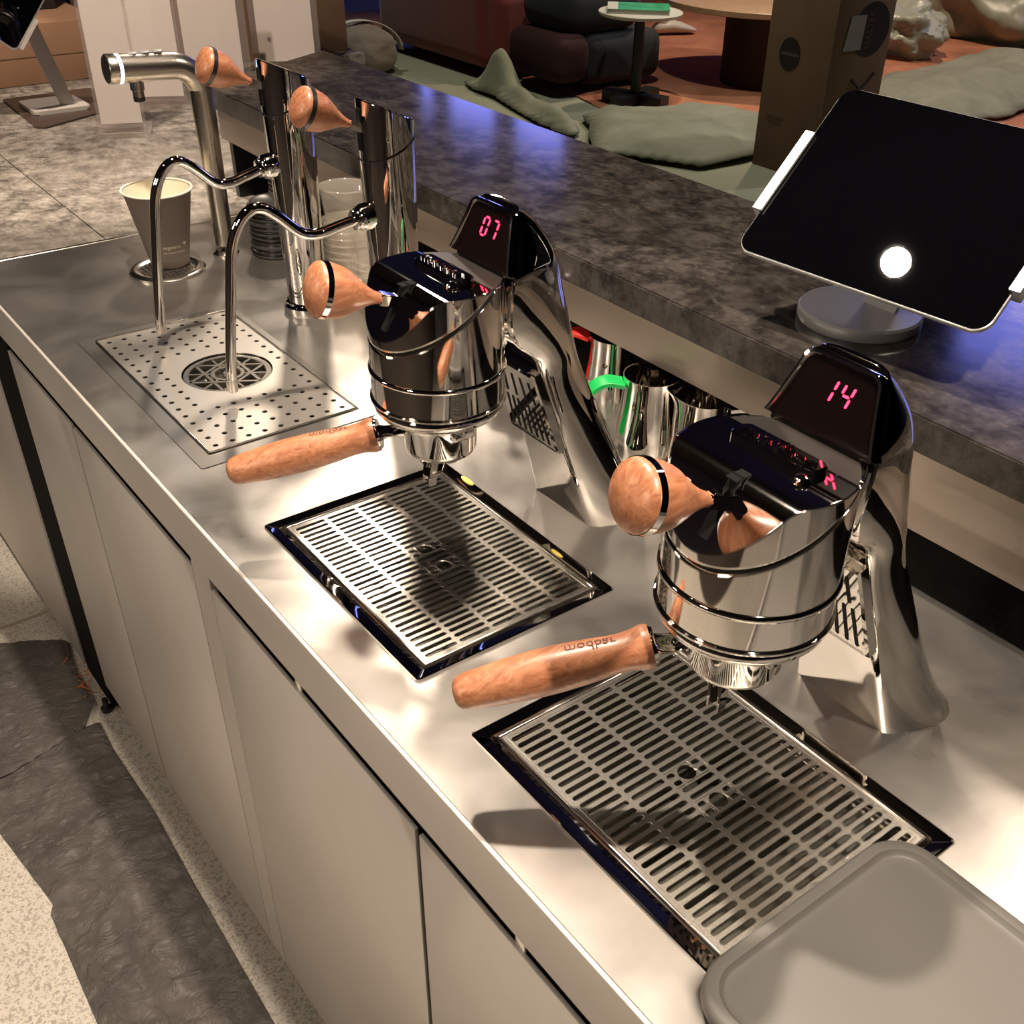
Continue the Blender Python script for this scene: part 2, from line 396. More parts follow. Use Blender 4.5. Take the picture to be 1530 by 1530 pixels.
# top sheet with rectangular openings: build as strips
xs = sorted(set([XL, XR] + [t[0] for t in TR] + [t[1] for t in TR] + [SK[0] + 0.02, SK[1] - 0.02]))
holes = [(t[0], t[1], t[2], t[3]) for t in TR] + [(SK[0] + 0.02, SK[1] - 0.02, SK[2] + 0.02, SK[3] - 0.02)]
for i in range(len(xs) - 1):
    a, c = xs[i], xs[i + 1]; h = [q for q in holes if abs(q[0] - a) < 1e-6]
    if h:
        q = h[0]; box(b, a, c, 0.0045, q[2], ZT - 0.012, ZT); box(b, a, c, q[3], YB, ZT - 0.012, ZT)
    else: box(b, a, c, 0.0045, YB, ZT - 0.012, ZT)
bmesh.ops.remove_doubles(b, verts=b.verts, dist=1e-5)
obj('steel_top', b, STEEL, wt, False)
b = NB(); box(b, XL, XR, 0.0, 0.0044, 0.832, ZT + 0.0001, 0.0012, 3); obj('front_edge', b, DOOR, wt, True)
b = NB(); box(b, XL - 0.006, XL + 0.002, 0.0, 0.52, 0.86, ZT + 0.0012, 0.0005, 1); obj('edge_strip', b, CHROME2, wt, False)

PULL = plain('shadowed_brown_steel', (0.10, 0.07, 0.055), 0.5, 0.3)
def cabinet(x0, x1, label, doors, hgap=0.0):
    t = thing('base_cabinet', label, 'cabinet', ((x0 + x1) / 2, 0.25, 0.0), 'steel base cabinets under the worktop')
    b = NB(); box(b, x0 + 0.001, x1 - 0.001, 0.030, 0.034, 0.1, 0.78); box(b, x0 + 0.001, x0 + 0.008, 0.034, 0.5, 0.1, 0.78); box(b, x1 - 0.008, x1 - 0.001, 0.034, 0.5, 0.1, 0.78); box(b, x0 + 0.008, x1 - 0.008, 0.494, 0.5, 0.1, 0.78); obj('body', b, BLACK, t, False)
    for (a, c) in doors:
        b = NB(); box(b, a + 0.0015, c - 0.0015, 0.002, 0.0065, 0.085, 0.811, 0.0008, 2)
        d = obj('door', b, DOOR, t, True)
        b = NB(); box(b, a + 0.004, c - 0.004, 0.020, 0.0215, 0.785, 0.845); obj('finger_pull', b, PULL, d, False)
    b = NB(); box(b, x0 + 0.02, x1 - 0.02, 0.03, 0.45, 0.0, 0.1); obj('plinth', b, BLACK, t, False)
    return t
c1 = cabinet(-1.80, -1.028, 'steel cabinet with two doors beneath the perforated sink', [(-1.80, -1.486), (-1.482, -1.056)])
b = NB(); box(b, -1.055, -1.006, 0.002, 0.012, 0.085, 0.8315, 0.001, 1); obj('stile', b, DOOR, c1, False)
b = NB(); box(b, -1.486, -1.482, 0.006, 0.0078, 0.085, 0.810); obj('stile', b, SEAL, c1, False)
c2 = cabinet(-1.028, -0.1, 'steel cabinet with two doors below the two drip trays', [(-1.004, -0.563), (-0.559, -0.102)])
c3 = cabinet(-0.1, 0.44, 'steel cabinet at the near end of the worktop below the grey mat', [(-0.098, 0.44)])
# small bright clips in the finger gap
for px in (-0.79, -0.41):
    b = NB(); box(b, px - 0.007, px + 0.007, 0.003, 0.02, 0.812, 0.8315, 0.003, 2); obj('gap_clip', b, CHROME2, wt, True)
# shaded cabinet gap and neighbouring steel unit
t = thing('cabinet_gap', 'narrow gap between two steel cabinets, its shade drawn by a black filler', 'panel', (-1.87, 0.1, 0.0))
b = NB(); box(b, -1.955, -1.802, 0.004, 0.4, 0.02, 0.831); obj('recess', b, BLACK, t, False)  # flush filler block; the gap's shade is its black colour
b = NB(); lathe(b, (-1.825, -0.004, 0.0), (0, 0, 1), [(0, 0.012), (0.008, 0.012), (0.010, 0.006), (0.03, 0.006)], 16); obj('foot', b, BLKPL, t)
t = thing('base_cabinet', 'plain steel end cabinet beyond the black gap under the stone counter', 'cabinet', (-2.6, 0.2, 0.0), 'steel base cabinets under the worktop')
b = NB(); box(b, -3.3, -1.958, 0.0, 0.5, 0.03, 0.855, 0.002, 2); obj('body', b, DOOR, t)
# stone counter
t = thing('stone_counter', 'mottled grey stone counter beyond the end of the steel worktop', 'counter', (-2.8, 0.6, 0.86))
b = NB(); box(b, -4.1, -1.962, 0.0, 0.2405, 0.862, 0.8985, 0.001, 1); obj('slab', b, STONE2, t, False)
b = NB(); rings(b, [[Vector((x, y, z)) for x, y in ((-4.1, 0.242), (-1.962, 0.242), (-1.962, 0.50), (-2.10, 0.80), (-3.17, 0.88), (-3.17, 1.46), (-4.1, 1.46))] for z in (0.862, 0.8985)]); obj('slab', b, STONE2, t, False)
b = NB(); box(b, -4.0, -3.32, 0.1, 1.4, 0.0, 0.86); obj('base', b, WALLM, t, False)

# ------------------------------------------------------------------ raised bar shelf
APRON = plain('dark_brushed_steel', (0.34, 0.29, 0.245), 0.36, 0.8)  # darker, browner steel than the worktop
t = thing('bar_shelf', 'raised dark stone bar top running behind the coffee taps', 'bar', (-0.9, 0.7, 0.9))
b = NB(); r_ = [[Vector((-2.105, 0.52, z)), Vector((0.6, 0.52, z)), Vector((0.6, 0.868, z)), Vector((-2.29, 0.868, z))] for z in (1.062, 1.0985)]
rings(b, r_); bmesh.ops.bevel(b, geom=b.edges[:], offset=0.0018, segments=2, affect='EDGES'); obj('stone_top', b, STONE1, t, True)
b = NB(); box(b, -2.075, 0.6, 0.526, 0.532, 1.010, 1.0615); obj('apron', b, APRON, t, False)
b = NB(); box(b, -0.66, 0.6, 0.533, 0.539, 0.974, 1.012); obj('lower_apron', b, APRON, t, False, label='lower steel strip set behind the apron')
b = NB(); box(b, -2.075, -2.06, 0.54, 0.83, ZT, 1.0615); obj('end_panel', b, BLKPL, t, False)
b = NB(); box(b, -2.075, 0.6, 0.822, 0.84, 0.0, 1.0615); obj('back_panel', b, BLACK, t, False)
b = NB(); box(b, -2.075, 0.6, 0.54, 0.822, 1.052, 1.0615); obj('underside', b, BLACK, t, False)

# ------------------------------------------------------------------ sink with perforated plate and rinser
def cell_hole(bm, x0, x1, y0, y1, loop, z):
    """rectangle with a hole: ring between rectangle perimeter samples and loop points (same count, same start angle)"""
    cx_, cy_ = (x0 + x1) / 2, (y0 + y1) / 2; n = len(loop); outer = []
    for p in loop:
        dx, dy = p[0] - cx_, p[1] - cy_
        s = min(((x1 - x0) / 2) / abs(dx) if abs(dx) > 1e-9 else 1e9, ((y1 - y0) / 2) / abs(dy) if abs(dy) > 1e-9 else 1e9)
        outer.append([cx_ + dx * s, cy_ + dy * s])
    cor = [(x0, y0), (x1, y0), (x1, y1), (x0, y1)]
    for c_ in cor:
        k = min(range(n), key=lambda i: (outer[i][0] - c_[0]) ** 2 + (outer[i][1] - c_[1]) ** 2); outer[k] = [c_[0], c_[1]]
    ring_faces(bm, [Vector((p[0], p[1], z)) for p in outer], [Vector((p[0], p[1], z)) for p in loop])
def solid(o, th, off=-1):
    m = o.modifiers.new('thickness', 'SOLIDIFY'); m.thickness = th; m.offset = off; return o

sk = thing('rinser_sink', 'perforated steel drain plate with round star rinser under the curved spouts', 'sink', (-1.335, 0.175, 0.9))
b = NB(); z = ZT + 0.0012
o_ = rounded_rect(SK[0], SK[1], SK[2], SK[3], 0.004, z); i_ = rounded_rect(SK[0] + 0.018, SK[1] - 0.025, SK[2] + 0.020, SK[3] - 0.010, 0.004, z)
ring_faces(b, o_, i_); ring_faces(b, i_, [p + Vector((0, 0, -0.012)) for p in i_]); obj('flange', b, plain('dull_flange_steel', (0.40, 0.38, 0.35), 0.34, 0.95), sk)
PX0, PX1, PY0, PY1 = -1.541, -1.140, 0.0755, 0.281; b = NB(); zz = ZT + 0.0015
RC = (-1.342, 0.180, 0.0615)
px_ = (PX1 - 0.004 - (PX0 + 0.004)) / 17; py_ = (PY1 - 0.004 - (PY0 + 0.004)) / 9
N = 16
for i in range(17):
    for j in range(9):
        x0 = PX0 + 0.004 + i * px_; y0 = PY0 + 0.004 + j * py_; cx_, cy_ = x0 + px_ / 2, y0 + py_ / 2
        dd = math.hypot(cx_ - RC[0], cy_ - RC[1])
        if 5 <= i <= 11 and 2 <= j <= 7 - 0: continue
        r_ = 0.0036
        loop = [(cx_ + r_ * math.cos(2 * PI * k / N + PI / 4), cy_ + r_ * math.sin(2 * PI * k / N + PI / 4)) for k in range(N)]
        cell_hole(b, x0, x0 + px_, y0, y0 + py_, loop, zz)
# central block with the big round opening
bx0 = PX0 + 0.004 + 5 * px_; bx1 = PX0 + 0.004 + 12 * px_; by0 = PY0 + 0.004 + 2 * py_; by1 = PY0 + 0.004 + 8 * py_
N2 = 64
RC = ((bx0 + bx1) / 2, (by0 + by1) / 2, 0.0615)
loop = [(RC[0] + RC[2] * math.cos(2 * PI * k / N2), RC[1] + RC[2] * math.sin(2 * PI * k / N2)) for k in range(N2)]
cell_hole(b, bx0, bx1, by0, by1, loop, zz)
ring_faces(b, [Vector((p.x, p.y, zz)) for p in rounded_rect(PX0, PX1, PY0, PY1, 0.003, zz, 2)], [Vector((p.x, p.y, zz)) for p in rounded_rect(PX0 + 0.0041, PX1 - 0.0041, PY0 + 0.0041, PY1 - 0.0041, 0.0002, zz, 2)])
o = obj('drain_plate', b, PLATE, sk, False); solid(o, 0.0016)
b = NB()
for (a, c, d, e) in ((PX0, PX1, PY0, PY0 + 0.0022), (PX0, PX1, PY1 - 0.0022, PY1), (PX0, PX0 + 0.0022, PY0, PY1), (PX1 - 0.0022, PX1, PY0, PY1)): box(b, a, c, d, e, ZT, ZT + 0.0035, 0.0008, 2)
obj('rolled_rim', b, CHROME2, sk)
b = NB(); box(b, SK[0] + 0.021, SK[1] - 0.021, SK[2] + 0.021, SK[3] - 0.021, ZT - 0.16, ZT - 0.15)
for (a, c, d, e) in ((SK[0] + .02, SK[0] + .021, SK[2] + .02, SK[3] - .02), (SK[1] - .021, SK[1] - .02, SK[2] + .02, SK[3] - .02), (SK[0] + .02, SK[1] - .02, SK[2] + .02, SK[2] + .021), (SK[0] + .02, SK[1] - .02, SK[3] - .021, SK[3] - .02)): box(b, a, c, d, e, ZT - 0.15, ZT - 0.001)
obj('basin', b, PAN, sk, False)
# star grid of the rinser
b = NB(); cx_, cy_ = RC[0], RC[1]; z0, z1 = ZT - 0.006, ZT - 0.001
def flat_ring(bm, r0, r1, n=64):
    rr = []
    for (r, z) in ((r0, z0), (r1, z0), (r1, z1), (r0, z1), (r0, z0)): rr.append([Vector((cx_ + r * math.cos(2 * PI * i / n), cy_ + r * math.sin(2 * PI * i / n), z)) for i in range(n)])
    rings(bm, rr, True, False)
def bar(bm, p, q, w, za, zb):
    p = Vector((*p, 0)); q = Vector((*q, 0)); d = (q - p).normalized(); s = Vector((-d.y, d.x, 0)) * w / 2
    r = [[p + s, p - s, q - s, q + s]]; rings(bm, [[v + Vector((0, 0, za)) for v in r[0]], [v + Vector((0, 0, zb)) for v in r[0]]])
flat_ring(b, 0.0525, 0.0595); flat_ring(b, 0.018, 0.023)
pt = lambda a, r: (cx_ + r * math.cos(a), cy_ + r * math.sin(a))
for s in (0, 1):
    for k in range(3):
        a0 = PI / 6 + s * PI / 3 + k * 2 * PI / 3
        bar(b, pt(a0, 0.054), pt(a0 + 2 * PI / 3, 0.054), 0.0042, z0 + 0.0004 * s, z1 - 0.0003 * s)
for k in range(6):
    a0 = k * PI / 3; bar(b, pt(a0, 0.023), pt(a0, 0.054), 0.0032, z0, z1 - 0.0007)
lathe(b, (cx_, cy_, ZT - 0.02), (0, 0, 1), [(0, 0.009), (0.018, 0.009), (0.0195, 0.006)], 20)
obj('star_grid', b, GRILL, sk, False)
b = NB(); rr = [[Vector((cx_ + r * math.cos(2 * PI * i / 64), cy_ + r * math.sin(2 * PI * i / 64), z)) for i in range(64)] for r, z in ((0.0615, ZT + 0.001), (0.0605, ZT - 0.02), (0.052, ZT - 0.03), (0.01, ZT - 0.035))]
rings(b, rr, True, False); obj('rinser_cup', b, PAN, sk)

# ------------------------------------------------------------------ drip trays
def stadium(cx_, cy_, w, l, n=6):
    r = w / 2; p = []
    for i in range(n + 1): a = PI * i / n; p.append((cx_ + r * math.cos(a), cy_ + l / 2 - r + r * math.sin(a)))
    for i in range(n + 1): a = PI + PI * i / n; p.append((cx_ + r * math.cos(a), cy_ - l / 2 + r + r * math.sin(a)))
    return p
def drip_tray(T, label, ncol):
    x0, x1, y0, y1 = T
    t = thing('drip_tray', label, 'drip tray', ((x0 + x1) / 2, (y0 + y1) / 2, 0.9), 'slotted drip trays sunk in the worktop')
    # mirror frame: flange, inner lip, ledge
    b = NB(); R = lambda d, z, r=0.004: rounded_rect(x0 + d, x1 - d, y0 + d, y1 - d, r, z)
    loops = [R(-0.002, ZT), R(-0.0015, ZT + 0.0022), R(0.0, ZT + 0.003), R(0.010, ZT + 0.0005), R(0.0115, ZT - 0.003), R(0.0125, ZT - 0.010), R(0.0205, ZT - 0.012)]
    rings(b, loops, True, False); obj('frame', b, CHROME, t, True, ang=25)
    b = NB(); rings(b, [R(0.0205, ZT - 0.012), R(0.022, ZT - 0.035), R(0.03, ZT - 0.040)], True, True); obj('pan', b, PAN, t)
    # grille
    gx0, gx1, gy0, gy1 = x0 + 0.0145, x1 - 0.0145, y0 + 0.0165, y1 - 0.0135; z = ZT + 0.0005
    b = NB(); mx = 0.006; my = 0.0055; nrow = 5; pw = (gy1 - gy0 - 2 * my) / nrow; pc = (gx1 - gx0 - 2 * mx) / ncol
    mid = ncol // 2
    for i in range(ncol):
        for j in range(nrow):
            a = gx0 + mx + i * pc; c = gy0 + my + j * pw
            if j == 2 and i in (mid - 3, mid - 2, mid + 1, mid + 2):
                continue
            cell_hole(b, a, a + pc, c, c + pw, stadium(a + pc / 2, c + pw / 2, 0.0050, 0.0345), z)
    c = gy0 + my + 2 * pw
    for s in (mid - 3, mid + 1):
        a0 = gx0 + mx + s * pc; a1 = a0 + 2 * pc; cc = ((a0 + a1) / 2, c + pw / 2)
        cell_hole(b, a0, a1, c + 0.011, c + pw - 0.011, [(cc[0] + 0.0078 * math.cos(2 * PI * k / 24 + PI / 4), cc[1] + 0.0078 * math.sin(2 * PI * k / 24 + PI / 4)) for k in range(24)], z)
        for (q0, q1) in ((c, c + 0.011), (c + pw - 0.011, c + pw)):
            for h in (0, 1):
                aa = a0 + h * pc
                cell_hole(b, aa, aa + pc, q0, q1, stadium(aa + pc / 2, (q0 + q1) / 2, 0.0046, 0.0075), z)
    ring_faces(b, rounded_rect(gx0, gx1, gy0, gy1, 0.003, z, 3), rounded_rect(gx0 + mx, gx1 - mx, gy0 + my, gy1 - my, 0.0003, z, 3))
    bmesh.ops.remove_doubles(b, verts=b.verts, dist=2e-5)
    gr = obj('grille', b, GRILL, t, False); solid(gr, 0.0016)
    bv = gr.modifiers.new('soft_edges', 'BEVEL'); bv.width = 0.0005; bv.segments = 1; bv.limit_method = 'ANGLE'; bv.angle_limit = math.radians(60)
    b = NB()
    for k in range(4):
        q = ((gx0, gx1, gy0, gy0 + 0.0018), (gx0, gx1, gy1 - 0.0018, gy1), (gx0, gx0 + 0.0018, gy0, gy1), (gx1 - 0.0018, gx1, gy0, gy1))[k]
        box(b, *q, z - 0.006, z + 0.0012, 0.0006, 2)
    obj('grille_rim', b, CHROME2, t)
    b = NB()
    for k in range(6):
        xx = gx0 + (gx1 - gx0) * (k + 0.5) / 6; box(b, xx - 0.002, xx + 0.002, gy0 + 0.004, gy1 - 0.004, z - 0.008, z - 0.003)
    obj('support_bar', b, PAN, t, False)
    return t
t1 = drip_tray(TR[0], 'slotted drip tray under the far coffee tap reading 07', 30)
t2 = drip_tray(TR[1], 'slotted drip tray partly covered by the grey rubber mat', 30)
b = NB(); rings(b, [[Vector((-0.905 + 0.012 * math.cos(a) + 0.0, 0.2935 + 0.0035 * math.sin(a), ZT + z)) for a in [2 * PI * i / 24 for i in range(24)]] for z in (0.0020, 0.0032)]); obj('inspection_sticker', b, YEL, t1, False, label='small oval yellow sticker')
# water droplets left on the near tray
for k, (dx, dy, r) in enumerate(((-0.268, 0.243, 0.003), (-0.275, 0.216, 0.0038), (-0.283, 0.204, 0.003), (-0.262, 0.190, 0.0022), (-0.272, 0.180, 0.0028))):
    b = NB(); lathe(b, (dx, dy, ZT + 0.0004), (0, 0, 1), [(0, r), (r * 0.3, r * 0.85), (r * 0.45, r * 0.4), (r * 0.5, 0)], 14); obj('water_drop', b, ACRYL, t2)

# ------------------------------------------------------------------ grey rubber mat (near right)
mt = thing('rubber_mat', 'dark grey rounded rubber tamping mat lying over the near drip tray', 'mat', (-0.03, 0.17, 0.903))
b = NB(); mx0, mx1, my0, my1, mz = -0.268, 0.20, 0.030, 0.262, ZT + 0.0035
Q = lambda d, z, r: rounded_rect(mx0 + d, mx1 - d, my0 + d, my1 - d, r, mz + z, 14)
rings(b, [Q(0.003, 0.0, 0.034), Q(0.0, 0.004, 0.037), Q(0.001, 0.012, 0.036), Q(0.004, 0.0145, 0.033), Q(0.011, 0.0145, 0.027), Q(0.0135, 0.0110, 0.025), Q(0.0155, 0.0100, 0.023), Q(0.021, 0.0112, 0.02)], True, True)
obj('mat', b, MATM, mt, True, ang=50)

# ------------------------------------------------------------------ espresso taps
MX = (-0.798, -0.395)
def W(x, y, z, X): return Vector((X + x, y, z + ZT))
def slerp_profile(prof, n=40):
    out = []
    for i in range(n + 1):
        t = i / n
        for k in range(len(prof) - 1):
            if prof[k][0] <= t <= prof[k + 1][0]:
                p0 = prof[max(k - 1, 0)]; p1 = prof[k]; p2 = prof[k + 1]; p3 = prof[min(k + 2, len(prof) - 1)]
                u = (t - p1[0]) / max(1e-9, p2[0] - p1[0])
                m1 = (p2[1] - p0[1]) / max(1e-9, p2[0] - p0[0]) * (p2[0] - p1[0]); m2 = (p3[1] - p1[1]) / max(1e-9, p3[0] - p1[0]) * (p2[0] - p1[0])
                r = (2 * u ** 3 - 3 * u ** 2 + 1) * p1[1] + (u ** 3 - 2 * u ** 2 + u) * m1 + (-2 * u ** 3 + 3 * u ** 2) * p2[1] + (u ** 3 - u ** 2) * m2
                out.append((t, max(r, 0.0))); break
    return out
def lever(root, J, E, woodmat, band=True):
    """wooden paddle lever from joint J to end E (world)"""
    J = Vector(J); E = Vector(E); d = (E - J); L = d.length; d.normalize()
    a, b_, _ = frame_from(d); n = 40
    prof = slerp_profile([(0.0, 0.0060), (0.12, 0.0078), (0.26, 0.0118), (0.42, 0.0175), (0.58, 0.0225), (0.74, 0.0248), (0.85, 0.0256), (0.95, 0.0240), (1.0, 0.0205)], 44)
    bm = NB(); rr = []
    for t, r in prof:
        c = J + d * (L * (0.16 + 0.84 * t)); fl = 0.74 + 0.26 * min(1, max(0, (t - 0.0) / 0.5)) ; 
        rr.append([c + a * (r * math.cos(2 * PI * i / n)) + b_ * (r * fl * 0.94 * math.sin(2 * PI * i / n)) for i in range(n)])
    c = J + d * (L * 1.0)
    for (q, h) in ((0.75, 0.0022), (0.4, 0.0036), (0.02, 0.0042)):
        rr.append([c + d * h + a * (0.0205 * q * math.cos(2 * PI * i / n)) + b_ * (0.0205 * q * 0.94 * math.sin(2 * PI * i / n)) for i in range(n)])
    rings(bm, rr, True, True)
    lv = obj('lever_knob', bm, woodmat, root, True, ang=60)
    bm = NB(); rr = []
    for t, e in ((0.83, -0.0012), (0.832, 0.0006), (0.905, 0.0006), (0.907, -0.0012)):
        r = [q for q in prof if q[0] >= t][0][1] + e; c = J + d * (L * (0.16 + 0.84 * t))
        rr.append([c + a * (r * math.cos(2 * PI * i / n)) + b_ * (r * 0.94 * math.sin(2 * PI * i / n)) for i in range(n)])
    rings(bm, rr, True, False); obj('knob_band', bm, CHROME if band else SEAL, lv, True, label='chrome band round the knob' if band else 'dark band round the knob')
    # screw plug on top
    c = J + d * (L * 0.50); bm = NB(); up = b_ if b_.z > 0 else -b_
    bm2 = NB(); lathe(bm2, c + up * 0.0095, up, [(0, 0.0048), (0.0038, 0.0048), (0.0041, 0.004)], 16); obj('screw_plug', bm2, plain_plug, lv)
    # square metal shank
    bm = NB(); s = 0.0052; p = J - d * 0.012; q = J + d * (L * 0.19)
    rings(bm, [[p + a * s + b_ * s, p - a * s + b_ * s, p - a * s - b_ * s, p + a * s - b_ * s], [q + a * s * 1.15 + b_ * s, q - a * s * 1.15 + b_ * s, q - a * s * 1.15 - b_ * s, q + a * s * 1.15 - b_ * s]])
    bmesh.ops.bevel(bm, geom=bm.edges[:], offset=0.001, segments=2, affect='EDGES'); obj('lever_shank', bm, CHROME, root)
plain_plug = plain('plug_wood_pale', (0.34, 0.22, 0.13), 0.5)

def espresso_tap(X):
    t = thing('espresso_tap', 'tmp', 'coffee machine', (X, 0.38, ZT), 'chrome espresso taps over the drip trays')
    yc, r = 0.192, 0.0637
    # ---- head: a cylinder with a sloping flat front and flat top
    def headcyl(z0, z1, rad, n=96):
        bm = NB(); lathe(bm, W(0, yc, z0, X), (0, 0, 1), [(0, rad), (z1 - z0, rad)], n); return bm
    def seam_z(y): return 0.250 + 0.63 * (y - 0.1285)
    # lower body up to the slanting seam
    bm = headcyl(0.190, 0.36, r); cut(bm, W(0, 0.1285, 0.2475, X), Vector((0, -0.63, 1)).normalized()); cut(bm, W(0, 0, 0.3050, X), Vector((0, 0, 1)))
    # round the lower edge
    low = [e for e in bm.edges if all(abs(v.co.z - (ZT + 0.190)) < 1e-5 for v in e.verts)]
    bmesh.ops.bevel(bm, geom=low, offset=0.002, segments=2, affect='EDGES')
    obj('head', bm, CHROMEB, t, True, ang=40)
    # seam groove
    bm = headcyl(0.2, 0.36, r - 0.0022); cut(bm, W(0, 0.1285, 0.2535, X), Vector((0, -0.63, 1)).normalized()); cut(bm, W(0, 0, 0.3055, X), Vector((0, 0, 1))); obj('seam_ring', bm, SEAL, t, True)
    # band round the body
    bm = NB(); rr = []
    for rad, z in ((r - 0.0004, 0.2175), (r + 0.0016, 0.2185), (r + 0.0020, 0.2205), (r + 0.0016, 0.2225), (r - 0.0004, 0.2235)):
        rr.append([W(rad * math.cos(2 * PI * i / 96), yc + rad * math.sin(2 * PI * i / 96), z, X) for i in range(96)])
    rings(bm, rr, True, False); obj('body_band', bm, CHROME, t, True, ang=60)
    # cap
    bm = headcyl(0.2, 0.36, r + 0.0004); cut(bm, W(0, 0.1285, 0.2525, X), -Vector((0, -0.63, 1)).normalized())
    cut(bm, W(0, 0.129, 0.2615, X), Vector((0, -1.5, 1)).normalized())
    cut(bm, W(0, 0.2, 0.3065, X), Vector((0, 0, 1)))
    Rr = 0.020; nb = Vector((0, -1.5, 1)).normalized(); zc = 0.3065 - Rr
    ycn = 0.129 + ((zc - 0.2615) * nb.z + Rr) / -nb.y * 1.0
    for q in range(1, 9):
        th = math.acos(nb.z) * q / 9; nn = Vector((0, -math.sin(th), math.cos(th)))
        cut(bm, W(0, ycn, zc, X) + nn * Rr, nn)
    obj('cap', bm, CHROMEB, t, True, ang=22)
    # lever slot in the sloping face
    n_ = Vector((0, -1.5, 1)).normalized(); u_ = Vector((0, 1, 1.5)).normalized(); c0 = W(0.0045, 0.147, 0.2885, X)
    bm = NB(); pts = []
    for sx, sv in ((-1, -1), (1, -1), (1, 1), (-1, 1)): pts.append(c0 + Vector((sx * 0.0044, 0, 0)) + u_ * (sv * 0.0235))
    rings(bm, [[p + n_ * 0.0006 for p in pts], [p - n_ * 0.004 for p in pts]]); obj('lever_slot', bm, BLACK, t, False)
    bm = NB(); box(bm, X + 0.0005, X + 0.0095, 0.153, 0.168, ZT + 0.3060, ZT + 0.3072); obj('slot_top', bm, BLACK, t, False)
    lever(t, W(0.008, 0.1445, 0.2960, X), W(-0.005, 0.0735, 0.3185, X), WOODK)
    # logo bar
    bm = NB(); rings(bm, [rounded_rect(X - 0.0375 - e, X + 0.0375 + e, 0.192 - e, 0.213 + e, 0.0075 + e, ZT + z, 8) for e, z in ((0, 0.306), (0, 0.3105), (-0.0015, 0.312))], True, True)
    lb = obj('logo_bar', bm, CHROME, t, True, ang=40)
    me = text_mesh('modbar', 0.0185, lambda u, v, w_: W(u * 1.08, 0.2025 + v, 0.3128 + w_, X), 0.0012)
    obj('raised_lettering', me, CHROME, lb, False)
    bm = NB(); lathe(bm, W(0.034, 0.188, 0.3045, X), (0, 0, 1), [(0, 0.0062), (0.003, 0.0062), (0.006, 0.0045), (0.0072, 0.0015), (0.0074, 0)], 24); obj('brew_button', bm, CHROME, t)
    # ---- hood, neck and leg: one lofted shell
    S = [  # z_front,y_front, z_back,y_back, half width front, widening k
        (0.000, 0.3510, 0.000, 0.4470, 0.0515, 0.0440), (0.020, 0.3450, 0.022, 0.4330, 0.0492, 0.0300), (0.055, 0.3340, 0.060, 0.4150, 0.0460, 0.0190),
        (0.100, 0.3200, 0.108, 0.3940, 0.0412, 0.0130), (0.150, 0.3045, 0.152, 0.3720, 0.0372, 0.0110), (0.190, 0.2922, 0.190, 0.3540, 0.0345, 0.0110),
        (0.212, 0.2820, 0.215, 0.3450, 0.0360, 0.0120), (0.232, 0.2600, 0.245, 0.3370, 0.0400, 0.0120), (0.255, 0.2450, 0.275, 0.3285, 0.0450, 0.0090),
        (0.282, 0.2430, 0.302, 0.3225, 0.0480, 0.0050), (0.305, 0.2460, 0.322, 0.3120, 0.0475, 0.0030), (0.326, 0.2530, 0.341, 0.2960, 0.0405, 0.0030),
        (0.344, 0.2595, 0.353, 0.2815, 0.0345, 0.0030), (0.3545, 0.2635, 0.359, 0.2725, 0.0310, 0.0020)]
    def section(s, n=56, inset=0.0):
        zf, yf, zb, yb, wf, k = s; m = n // 2; pts = []
        for i in range(m):                                   # front edge, left to right, rounded corners
            u = -1 + 2 * i / (m - 1); x = wf * u; e = max(0, abs(u) - 0.9) / 0.1
            pts.append(W(x, yf + 0.0025 * e * e, zf, X))
        for i in range(1, m + 1):                            # back: from right over the back to left
            a = PI * i / (m + 1); c, s_ = math.cos(a), math.sin(a)
            x = (wf + k * s_ * 1.35) * (abs(c) ** 0.9) * (1 if c >= 0 else -1); f = s_ ** 0.95
            pts.append(W(x, yf + (yb - yf) * f, zf + (zb - zf) * f, X))
        return pts
    # interpolate sections smoothly
    sec = []
    for i in range(len(S) - 1):
        p0 = S[max(i - 1, 0)]; p1 = S[i]; p2 = S[i + 1]; p3 = S[min(i + 2, len(S) - 1)]
        for q in range(4):
            u = q / 4; sec.append(tuple(0.5 * ((2 * b1) + (-a1 + c1_) * u + (2 * a1 - 5 * b1 + 4 * c1_ - d1) * u * u + (-a1 + 3 * b1 - 3 * c1_ + d1) * u ** 3) for a1, b1, c1_, d1 in zip(p0, p1, p2, p3)))
    sec.append(S[-1])
    bm = NB(); rr = [section(s) for s in sec]
    last = S[-1]; rr.append(section((0.3585, 0.2655, 0.361, 0.2705, 0.027, 0.001))); rr.append(section((0.3600, 0.2670, 0.3605, 0.2685, 0.019, 0.0)))
    rings(bm, rr, True, True); obj('leg_and_hood', bm, CHROME, t, True, ang=38)
    # display window on the hood face, raised chrome surround
    du = Vector((0, 0.352, 1)).normalized(); dn = Vector((0, -1, 0.352)).normalized()
    def dpt(u, z, off): return W(u, 0.2424 + (z - 0.309) * 0.352, z, X) + dn * off
    def trap(e, off):
        zs0, zs1 = 0.3085, 0.3545 + e; pts = []
        wb, wt_ = 0.0440 + e, 0.0285 + e; N_ = 10
        def hw(z): return wb + (wt_ - wb) * ((z - 0.3085) / (0.3545 - 0.3085)) ** 0.85
        rad = 0.009
        for i in range(N_ + 1): z = zs0 + (zs1 - rad - zs0) * i / N_; pts.append(dpt(hw(max(z, 0.3085)), z, off))
        for i in range(1, 7): a = PI / 2 * i / 6; pts.append(dpt(hw(zs1 - rad) - rad * (1 - math.cos(a)) - 0.001 * i / 6, zs1 - rad + rad * math.sin(a), off))
